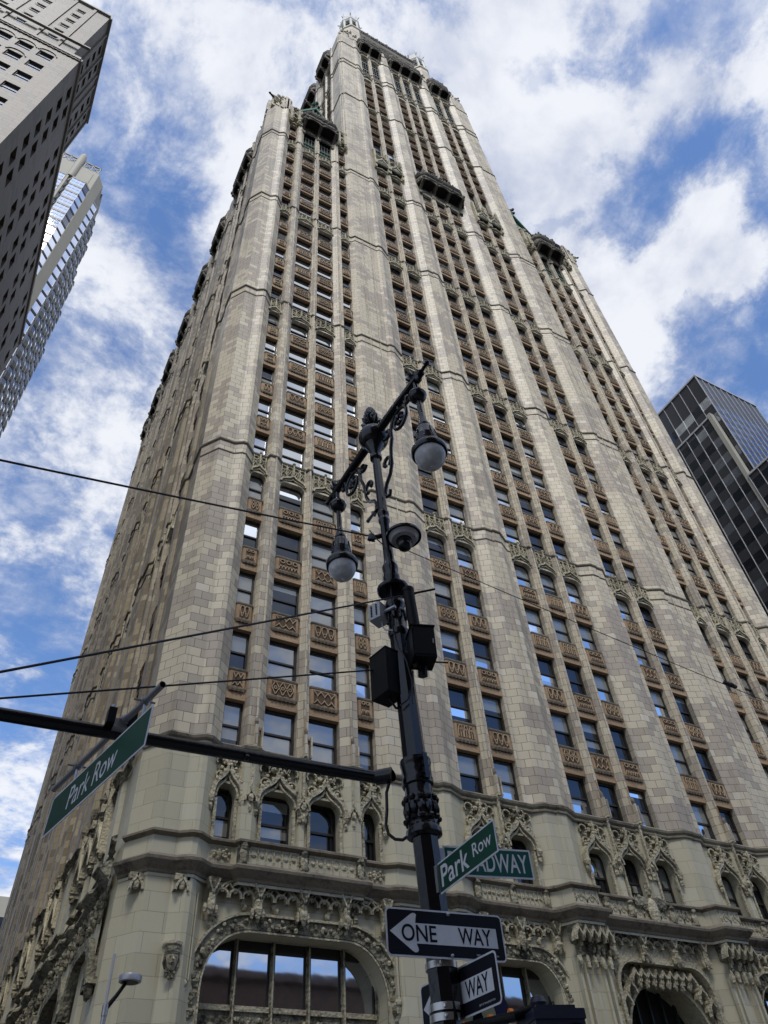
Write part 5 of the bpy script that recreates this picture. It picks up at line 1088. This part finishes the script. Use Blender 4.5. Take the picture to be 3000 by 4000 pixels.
# traffic signal at the lower right edge
cS = Vector((-4.345, -22.90, 2.62)); root = thing('traffic_signal', 'dark traffic signal head bracketed off the lamp post at the bottom edge', 'traffic light', cS-UPZ*.9)
XS = RV*math.cos(.3)+NV*math.sin(.3); YS = UPZ.cross(XS); b = MB(cS-UPZ*.9)
cs = lambda z0, z1, wx, dy: [cS+XS*a*wx+YS*c_*dy+UPZ*z for z in (z0, z1) for a, c_ in ((-1, -1), (1, -1), (1, 1), (-1, 1))]
SIGB = simple('dark blue black signal housing', (.012, .014, .03), .4, var=.2, bump=.1)
b.hexa(cs(-.9, -.03, .15, .13), SIGB); b.hexa(cs(-.03, .02, .158, .138), SIGB); b.hexa(cs(.02, .045, .12, .1), SIGB); b.build('housing', root)
b = MB(cS-UPZ*.9)
for i in range(3): q = cS-UPZ*(.2+.28*i)-YS*.13; b.tube([q, q-YS*.18], .115, SIGB, 18, cap=False); b.tube([q-YS*.005, q-YS*.01], .1, SIGNK, 18)
b.build('visor', root, True)
b = MB(cS-UPZ*.9); k0 = cS+UPZ*.06-XS*.06; b.tube([cS+UPZ*.02-XS*.06, k0], [.05, .045], SIGB, 12); b.blob(k0+UPZ*.015, .052, SIGB, (1, 1, .9), 10, .03)
b.tube([k0, k0-XS*.14-UPZ*.045, W(.12, 2.75, -.1)], [.03, .026, .026], BLACKM, 10); b.build('mount_bracket', root, True)
b = MB(cS-UPZ*.9)
for t in (.35, .62, .98):
    a0 = k0+(W(.12, 2.75, -.1)-k0)*t; b.tube([a0-XS*.012, a0+XS*.012], .031, ORG, 10)
b.build('tape_wrap', root)
# small grey lamp by the building corner
kk = (26.9354-5.2)/(26.9354-6.0)
def G(x, z, y=-5.2): return Vector((CAM.x+(x-CAM.x)*kk, y, 1.6+(z-1.6)*kk))
gb = G(-3.70, 0); gb.z = .15
root = thing('street_lamp', 'small grey disc-headed street lamp with a pale antenna rod', 'street lamp', gb)
b = MB(gb); b.tube([gb, G(-3.70, 6.2), G(-3.69, 6.58)], [.075, .06, .055], STEEL, 12); b.tube([G(-3.70, 6.3), G(-3.70, 6.52)], .075, STEEL, 12); b.build('pole', root, True)
b = MB(gb); b.tube([G(-3.69, 6.45), G(-3.5, 6.72), G(-3.33, 7.0)], [.06, .05, .045], BLACKM, 10); b.build('arm', root, True)
h_ = G(-3.24, 7.08); b = MB(gb); b.lathe([(h_.z-.075, .0), (h_.z-.075, .25), (h_.z-.06, .275), (h_.z+.05, .285), (h_.z+.08, .27), (h_.z+.09, .0)], simple('grey aluminium lamp head', (.30, .31, .34), .4, metal=.3), (h_.x, h_.y), 32); b.build('lamp_head', root, True)
b = MB(gb); b.lathe([(h_.z-.085, .0), (h_.z-.085, .2), (h_.z-.074, .22)], SIGNK, (h_.x, h_.y), 24); b.build('lens', root)
b = MB(gb); b.tube([G(-3.715, 6.5), G(-3.716, 7.59)], .034, CAMW, 8); b.build('antenna_rod', root)
# ================================================================== OTHER BUILDINGS
def wallgrid(b, gb, fr, U0, U1, Z0, Z1, holes, mt, depth, pane, frame=None, d=0.0):
    us = sorted({U0, U1}|{h[0] for h in holes}|{h[1] for h in holes}); 
    zs = sorted({Z0, Z1}|{h[2] for h in holes}|{h[3] for h in holes})
    hs = {}
    for h in holes: hs.setdefault((h[0], h[2]), h)
    for i in range(len(zs)-1):
        a, c = zs[i], zs[i+1]; zm = (a+c)/2; row = [h for h in holes if h[2] < zm < h[3]]
        cur = U0
        for h in sorted(row)+[(U1, U1, 0, 0)]:
            if h[0] > cur: b.poly([fr(cur,d,a),fr(h[0],d,a),fr(h[0],d,c),fr(cur,d,c)], mt, [(cur,a),(h[0],a),(h[0],c),(cur,c)])
            cur = max(cur, h[1])
    for u0, u1, z0, z1 in holes:
        for p, q in (((u0,z0),(u1,z0)),((u1,z0),(u1,z1)),((u1,z1),(u0,z1)),((u0,z1),(u0,z0))):
            b.poly([fr(p[0],d,p[1]),fr(q[0],d,q[1]),fr(q[0],d-depth,q[1]),fr(p[0],d-depth,p[1])], mt, [(p[0],p[1]),(q[0],q[1]),(q[0]+depth,q[1]),(p[0]+depth,p[1])])
        if pane:
            pm = pane(u0, z0) if callable(pane) else pane
            gb.poly([fr(u0,d-depth,z0),fr(u1,d-depth,z0),fr(u1,d-depth,z1),fr(u0,d-depth,z1)], pm)
            if frame:
                fbox(gb, fr, u0, u0+.07, d-depth, d-depth+.06, z0, z1, frame); fbox(gb, fr, u1-.07, u1, d-depth, d-depth+.06, z0, z1, frame); zm = (z0+z1)/2; fbox(gb, fr, u0, u1, d-depth, d-depth+.05, zm-.05, zm+.05, frame); fbox(gb, fr, u0, u1, d-depth, d-depth+.05, z1-.09, z1, frame)
GREYB = blocks('grey brown stone blocks', (.115, .094, .068), (.082, .066, .047), (.135, .112, .084), .6, 1.1, thr=.55, joint=.4, streak=.5, jw=.02)
BLINDG = glass('window glass over white blind', (.6, .61, .63), .1)
# ---- brown stone office block across the side street
OB = thing('office_building', 'dark brown stone office block with deep square windows at the upper left', 'office building', (-21, 0, 0))
FO = FR((-21, -.1, 0), (-1, 0, 0), (0, -1, 0)); FS = FR((-21, -.1, 0), (0, 1, 0), (1, 0, 0))
b = MB((-21, 0, 0)); g = MB((-21, 0, 0))
hl = []
for i in range(12):
    u = 1.75+1.78*i+(.9 if i % 2 == 0 and False else 0)
    for k in range(24):
        z = 81.4-3.45*k
        if z < 3: break
        hl.append((u, u+1.25, z-1.75, z))
wallgrid(b, g, FO, 0, 26, 0, 84.0, hl, GREYB, .2, PANE_W, FRAME)
hs_ = []
for c0 in (2.0, 3.8, 8.0, 9.9, 13.2, 15.1, 19.2, 21.1, 25.4, 27.3, 31.5):
    for k in range(25):
        z = 82.3-3.45*k
        if z < 3: break
        hs_.append((c0, c0+1.15, z-1.8, z))
wallgrid(b, g, FS, 0, 34, 0, 84.0, hs_, GREYB, .5, PANE_C)
for i in range(12):                                     # round heads over the top rows
    u = 1.75+1.78*i; z = 81.4
    for zz in ((z, z-3.45) if i % 2 else (z,)): ribbon(b, FO, arc(u+.62, zz-.05, .8, 180, 0, 8), .12, -.02, .08, GREYB)
b.poly([FO(0,0,84), FO(26,0,84), FO(26,-34,84), FO(0,-34,84)], GREYB)
b.build('lower_wall', OB)
c_ = MB((-21, 0, 0)); pth = [(-.0, 0), (26, 0)]
mould(c_, FO, [(0, 0), (26, 0)], [(0, 83.4), (.15, 83.6), (.2, 84.0), (0, 84.2)], GREYB); mould(c_, FS, [(0, 0), (34, 0)], [(0, 83.4), (.15, 83.6), (.2, 84.0), (0, 84.2)], GREYB)
for i in range(60): u = .2+.43*i; ribbon(c_, FO, arc(u, 83.4, .2, 180, 360, 4), .08, 0, .12, GREYB)
mould(c_, FO, [(0, 0), (26, 0)], [(0, 87.4), (.2, 87.6), (.2, 87.9), (0, 88)], GREYB); c_.build('cornice', OB)
FO2 = FR((-22.0, .25, 0), (-1, 0, 0), (0, -1, 0)); FS2 = FR((-22.0, .25, 0), (0, 1, 0), (1, 0, 0))
b = MB((-21, 0, 0)); h2 = []; h3 = []
for c0 in (2.0, 4.9, 7.2, 10.1, 12.4, 15.3, 17.6, 20.5):
    for k in range(8): z = 104.6-2.38*k; h2.append((c0, c0+.95, z-1.15, z))
wallgrid(b, g, FO2, 0, 24, 84, 102.6, [h for h in h2 if h[3] < 101.8 and h[2] > 84.5], GREYB, .1, PANE_W, FRAME)
for c0 in (2.6, 4.6, 8.4, 10.2): 
    for k in range(6): z = 101-2.9*k; h3.append((c0, c0+1.0, z-1.5, z))
wallgrid(b, g, FS2, 0, 12.2, 84, 102.6, [h for h in h3 if h[2] > 84.5], GREYB, .4, PANE_C)
for u in (1.4, 3.4, 6.4, 9.4): fbox(b, FO2, u, u+.3, -.02, .12, 84, 102.4, GREYB)
for u in (1.6, 4.1, 6.2, 7.4, 9.9, 11.8): fbox(b, FS2, u, u+.25, -.02, .14, 84, 102.4, GREYB)
b.poly([FO2(0,0,102.5), FO2(24,0,102.5), FO2(24,-12,102.5), FO2(0,-12,102.5)], GREYB); b.poly([FO2(0,-12.2,84), FO2(24,-12.2,84), FO2(24,-12.2,102.6), FO2(0,-12.2,102.6)], GREYB)
mould(b, FO2, [(0, 0), (24, 0)], [(0, 102), (.25, 102.3), (.25, 102.6), (0, 102.8)], GREYB); mould(b, FS2, [(0, 0), (12.2, 0)], [(0, 102), (.25, 102.3), (.25, 102.6), (0, 102.8)], GREYB)
b.build('upper_wall', OB)
g.build('window', OB, stuff=True)
# ---- slender pale apartment tower behind it
CONC = simple('pale grey precast concrete', (.335, .318, .265), .7, var=.12, scale=.25)
CONC2 = simple('grey side precast concrete', (.27, .255, .215), .7, var=.15, scale=.25)
SKYG = glass('silver blue tower glass', (.05, .06, .09), .62, tint=(.9, .94, 1.0)); BLUEG = glass('blue tower glass', (.014, .02, .04), .16, tint=(.75, .82, .95))
AP = thing('apartment_tower', 'slender pale apartment tower with glazed bay windows behind the brown office block', 'apartment tower', (-24, 42, 0))
OA = (-24, 42, 0); FA = FR((-24, 42, 0), (-1, 0, 0), (0, -1, 0)); FA2 = FR((-24, 42, 0), (0, 1, 0), (1, 0, 0))
b = MB(OA); CH = 1.3
b.poly([FA(CH,0,0),FA(16,0,0),FA(16,0,156.6),FA(CH,0,156.6)], CONC); b.poly([FA(CH,0,0),FA2(CH,0,0),FA2(CH,0,155),FA(CH,0,156.6)], CONC)
z_ = [(CH, 4.5, 155.2), (4.5, 8.5, 158.5), (8.5, 12.5, 156.5), (12.5, 15.8, 150), (15.8, 19, 142), (19, 24, 132)]
for a, c, z in z_:
    b.poly([FA2(a,0,0),FA2(c,0,0),FA2(c,0,z),FA2(a,0,z)], CONC2); b.poly([FA2(a,0,z),FA2(c,0,z),FA2(c,-14,z),FA2(a,-14,z)], CONC); b.poly([FA2(c,0,0),FA2(c,-14,0),FA2(c,-14,z),FA2(c,0,z)], CONC2)
for u in (5.75, 8.55): fbox(b, FA, u-.2, u+.2, -.1, .35, 60, 151, CONC)
fbox(b, FA, 2.2, 2.5, 0, .1, 150, 155.5, CONC); b.build('wall', AP)
b = MB(OA); fbox(b, FA, 1.4, 13, -.3, -.05, 159.4, 159.7, CONC); fbox(b, FA, 1.4, 13, -.3, -.05, 156.6, 156.9, CONC)
for i in range(9):
    u = 1.6+1.4*i; fbox(b, FA, u-.08, u+.08, -.3, -.05, 156.6, 159.7, CONC)
    for p, q in (((u, 156.9), (u+1.4, 159.4)), ((u+1.4, 156.9), (u, 159.4))): ribbon(b, FA, [p, q], .16, -.25, -.1, CONC)
b.build('roof_screen', AP)
b = MB(OA); b.lathe([(150, .8), (160.2, .8), (161.6, .62), (162.6, .35), (162.8, .1)], CONC, (-29.4, 42.2), 10); b.build('roof_mast', AP, True)
gl = MB(OA); gf = MB(OA)
def bay(fr, u0, u1, pj, ztop, n, fh=2.95, ang=.7, mt=SKYG, mt2=BLUEG):
    pl = [(u0, 0), (u0+ang, pj), (u1-ang, pj), (u1, 0)]
    for i in range(n):
        z = ztop-fh*i
        for j, ((a, c), (e, h)) in enumerate(zip(pl, pl[1:])): gl.poly([fr(a,c,z-fh+.35),fr(e,h,z-fh+.35),fr(e,h,z-.25),fr(a,c,z-.25)], mt if j == 1 else mt2)
        mould(gf, fr, pl, [(0, z-.25), (.06, z-.25), (.06, z+.35), (0, z+.35)], FRAME if i else CONC)
        m_ = (z-fh+.35+z-.25)/2
        for q in range(4): u = u0+ang+(u1-u0-2*ang)*q/3; fbox(gf, fr, u-.035, u+.035, pj-.02, pj+.05, z-fh+.35, z-.25, SIGNW)
        fbox(gf, fr, u0+ang, u1-ang, pj-.02, pj+.04, m_-.03, m_+.03, SIGNW)
bay(FA, 1.4, 5.4, 1.1, 148.2, 30, mt2=BLUEG, ang=.9); bay(FA, 6.0, 8.2, .1, 150.2, 30, ang=.15); bay(FA, 8.9, 12.0, .5, 148.5, 30); bay(FA2, 1.35, 4.3, .8, 147, 30, ang=.8, mt=SKYG)
for u in (6.0, 8.4, 10.8, 13.2, 15.6, 18.0, 20.4):
    zt = next((z for a, c, z in z_ if a <= u < c), 132)-8; n = int((zt-60)/2.95)
    for i in range(n):
        z = zt-2.95*i; pl = [(u, 0), (u+.75, .75), (u+1.5, .75), (u+2.0, 0)]
        for j, ((a, c), (e, h)) in enumerate(zip(pl, pl[1:])): gl.poly([FA2(a,c,z-1.45),FA2(e,h,z-1.45),FA2(e,h,z-.2),FA2(a,c,z-.2)], BLUEG)
        mould(gf, FA2, pl, [(0, z-.2), (.05, z-.2), (.05, z+.25), (0, z+.25)], FRAME); mould(gf, FA2, pl, [(0, z-2.7), (.04, z-2.7), (.04, z-1.45), (0, z-1.45)], CONC2)
gl.build('bay_glass', AP, stuff=True); gf.build('bay_frame', AP, stuff=True)
# ---- dark curtain wall tower on the right
GT = thing('glass_office_tower', 'dark curtain wall office tower with thin pale mullions at the right edge', 'office tower', (66, 3.3, 0))
OG = (66, 3.3, 0)
SPANK = simple('dark grey spandrel panel', (.03, .03, .034), .3, var=.25, scale=.2); DGL = glass('dark tower glass', (.006, .008, .012), .02, ior=1.2); DGB = glass('blue reflecting tower glass', (.014, .022, .05), .22, tint=(.55, .66, .9)); MULL = simple('pale aluminium mullion', (.42, .42, .43), .5, metal=.2)
cw = MB(OG); ml = MB(OG)
def curtain(fr, U0, U1, Z0, Z1, step, fh, sp, top, glassm, mw=.07, off=0.0):
    z = Z1-top
    cw.poly([fr(U0,0,z),fr(U1,0,z),fr(U1,0,Z1),fr(U0,0,Z1)], SPANK)
    k = 0
    while z > Z0:
        n = int(round((U1-U0)/step))
        for i in range(n):
            a, c = U0+(U1-U0)*i/n, U0+(U1-U0)*(i+1)/n
            gm = glassm if not isinstance(glassm, tuple) else (glassm[0] if random.random() < .7 else glassm[1])
            cw.poly([fr(a,0,z-fh+sp),fr(c,0,z-fh+sp),fr(c,0,z),fr(a,0,z)], gm); cw.poly([fr(a,.01,z-fh),fr(c,.01,z-fh),fr(c,.01,z-fh+sp),fr(a,.01,z-fh+sp)], SPANK)
        z -= fh; k += 1
    n = int(round((U1-U0)/step))
    for i in range(n+1): u = U0+(U1-U0)*i/n; fbox(ml, fr, u-mw/2, u+mw/2, 0, .1, z, Z1, MULL)
    fbox(ml, fr, U0-.1, U1, -.1, .14, Z1-.15, Z1+.15, MULL)
DG2 = glass('grey tower glass', (.055, .06, .07), .05, ior=1.3)
GL_ = FR((66, 3.3, 0), (0, 1, 0), (-1, 0, 0)); GF_ = FR((66, 3.3, 0), (1, 0, 0), (0, -1, 0))
curtain(GL_, 0, 30, 55, 91.9, 1.65, 3.6, 1.9, 5.2, (DGL, DG2)); curtain(GF_, 0, 12.7, 70, 91.9, 1.27, 1.9, .9, 7.2, DGB)
GL2 = FR((65.3, 4.2, 0), (0, 1, 0), (-1, 0, 0)); GF2 = FR((65.3, 4.2, 0), (1, 0, 0), (0, -1, 0))
curtain(GL2, 0, 30, 0, 82.6, 1.62, 3.1, 1.55, .9, (DGL, DG2))
fbox(ml, GF2, -.25, .55, -.3, .25, 0, 83.0, CONC)
GL3 = FR((65, -8, 0), (0, 1, 0), (-1, 0, 0)); GF3 = FR((65, -8, 0), (1, 0, 0), (0, -1, 0))
curtain(GL3, 0, 12.0, 0, 69.6, 1.5, 3.3, 1.6, 1.0, (DGL, DGL)); curtain(GF3, 0, 30, 0, 69.6, 1.5, 3.3, 1.6, 1.0, DGL)
cw.poly([(66, 3.3, 91.9), (78.7, 3.3, 91.9), (78.7, 33, 91.9), (66, 33, 91.9)], SPANK); cw.poly([(65.3, 4.2, 82.6), (66, 4.2, 82.6), (66, 34, 82.6), (65.3, 34, 82.6)], SPANK); cw.poly([(65, -8, 69.6), (95, -8, 69.6), (95, 4, 69.6), (65, 4, 69.6)], SPANK); cw.poly([(78.7, 3.3, 60), (78.7, 33, 60), (78.7, 33, 91.9), (78.7, 3.3, 91.9)], SPANK)
cw.build('curtain_wall', GT, stuff=True); ml.build('mullion', GT, stuff=True)
# ---- sliver of a far blue tower at the left edge
pd = ray(8, 3560); dk = 190/math.hypot(pd.x, pd.y); pb2 = CAM+pd*dk
FT_ = thing('distant_tower', 'thin sliver of a bluish glass tower at the far left edge behind the skyscraper', 'office tower', (pb2.x-13, pb2.y, 0))
b = MB((pb2.x-13, pb2.y, 0)); gg = MB((pb2.x-13, pb2.y, 0)); FD = FR((pb2.x-26, pb2.y, 0), (1, 0, 0), (0, -1, 0))
b.box(pb2.x-26, pb2.x+1.2, pb2.y+.1, pb2.y+25, 0, pb2.z+3, CONC)
for i in range(int(pb2.z/3.6)): z = 3.6*i+1; fbox(gg, FD, .4, 26.8, -.05, .06, z, z+2.4, BLUEG)
b.build('wall', FT_); gg.build('window', FT_)
# ---- unseen blocks added behind the viewer to shade the street and fill shop-window reflections
BRK = blocks('brown brick', (.20, .13, .095), (.17, .115, .09), (.24, .17, .13), .3, .8, thr=.6)
def backblock(label, x0, x1, y1, H, step, wd, fh):
    org = ((x0+x1)/2, y1, 0); root = thing('unseen_office_block', label, 'office block', org, group='blocks across the park')
    b = MB(org); g = MB(org); fr = FR((x1, y1, 0), (-1, 0, 0), (0, 1, 0)); hl = []
    for i in range(int((x1-x0-1.5)/step)):
        for k in range(int((H-6)/fh)): hl.append((1.2+step*i, 1.2+step*i+wd, 4+fh*k, 4+fh*k+fh*.55))
    wallgrid(b, g, fr, 0, x1-x0, 0, H, hl, BRK, .3, PANE_C)
    for a, c in ((x0, y1), (x1, y1)): b.poly([(a, c, 0), (a, c-25, 0), (a, c-25, H), (a, c, H)], BRK)
    b.poly([(x0, y1, H), (x1, y1, H), (x1, y1-25, H), (x0, y1-25, H)], BRK); mould(b, fr, [(0, 0), (x1-x0, 0)], [(0, H-1.5), (.8, H-1), (.8, H), (0, H+.3)], BRK)
    b.build('wall', root); g.build('window', root, stuff=True)
backblock('tallest brown brick block, unseen, added behind the viewer to shade the street', -60, 14, -78, 122, 3.2, 1.5, 3.8)
backblock('lower brown brick block across the park, right of the tallest one', 18, 70, -82, 32.5, 3.0, 1.5, 3.7)
backblock('wide low brown block across the park, farthest along the street', 74, 150, -90, 34, 3.4, 1.7, 3.8)
# ================================================================== GROUND
def sheet(name, x0, x1, y0, y1, z, mt):
    b = MB(); b.poly([(x0, y0, z), (x1, y0, z), (x1, y1, z), (x0, y1, z)], mt, [(x0, y0), (x1, y0), (x1, y1), (x0, y1)]); o = b.build(name); o['kind'] = 'structure'; return o
ASPH = simple('asphalt', (.05, .05, .052), .85, var=.3, scale=1.5, bump=.4, bscale=60); PAV = blocks('pavement slabs', (.26, .25, .235), (.22, .215, .205), (.28, .27, .25), 1.5, 1.5, joint=.4); SOIL = simple('city ground', (.10, .10, .098), .9)
sheet('ground', -2000, 2000, -2000, 2000, -.02, SOIL); sheet('road', -400, 400, -21, -5.0, 0.0, ASPH); sheet('side_road', -16.5, -7.5, -5, 300, .004, ASPH)
def walk(name, x0, x1, y0, y1):
    b = MB(); b.box(x0, x1, y0, y1, -.01, .14, PAV); o = b.build(name); o['kind'] = 'structure'
walk('pavement', -7.4, 60, -5, .4); walk('pavement', -60, -16.6, -5, -.2); walk('pavement', -60, 60, -34, -21.1)
mk = MB()
for i in range(30): mk.poly([(-60+5*i, -13.06, .004), (-57.5+5*i, -13.06, .004), (-57.5+5*i, -12.94, .004), (-60+5*i, -12.94, .004)], SIGNW)
for i in range(8): mk.poly([(-6.4, -20+1.9*i, .004), (-3.2, -20+1.9*i, .004), (-3.2, -19.2+1.9*i, .004), (-6.4, -19.2+1.9*i, .004)], SIGNW)
o = mk.build('road_marking'); o['kind'] = 'structure'
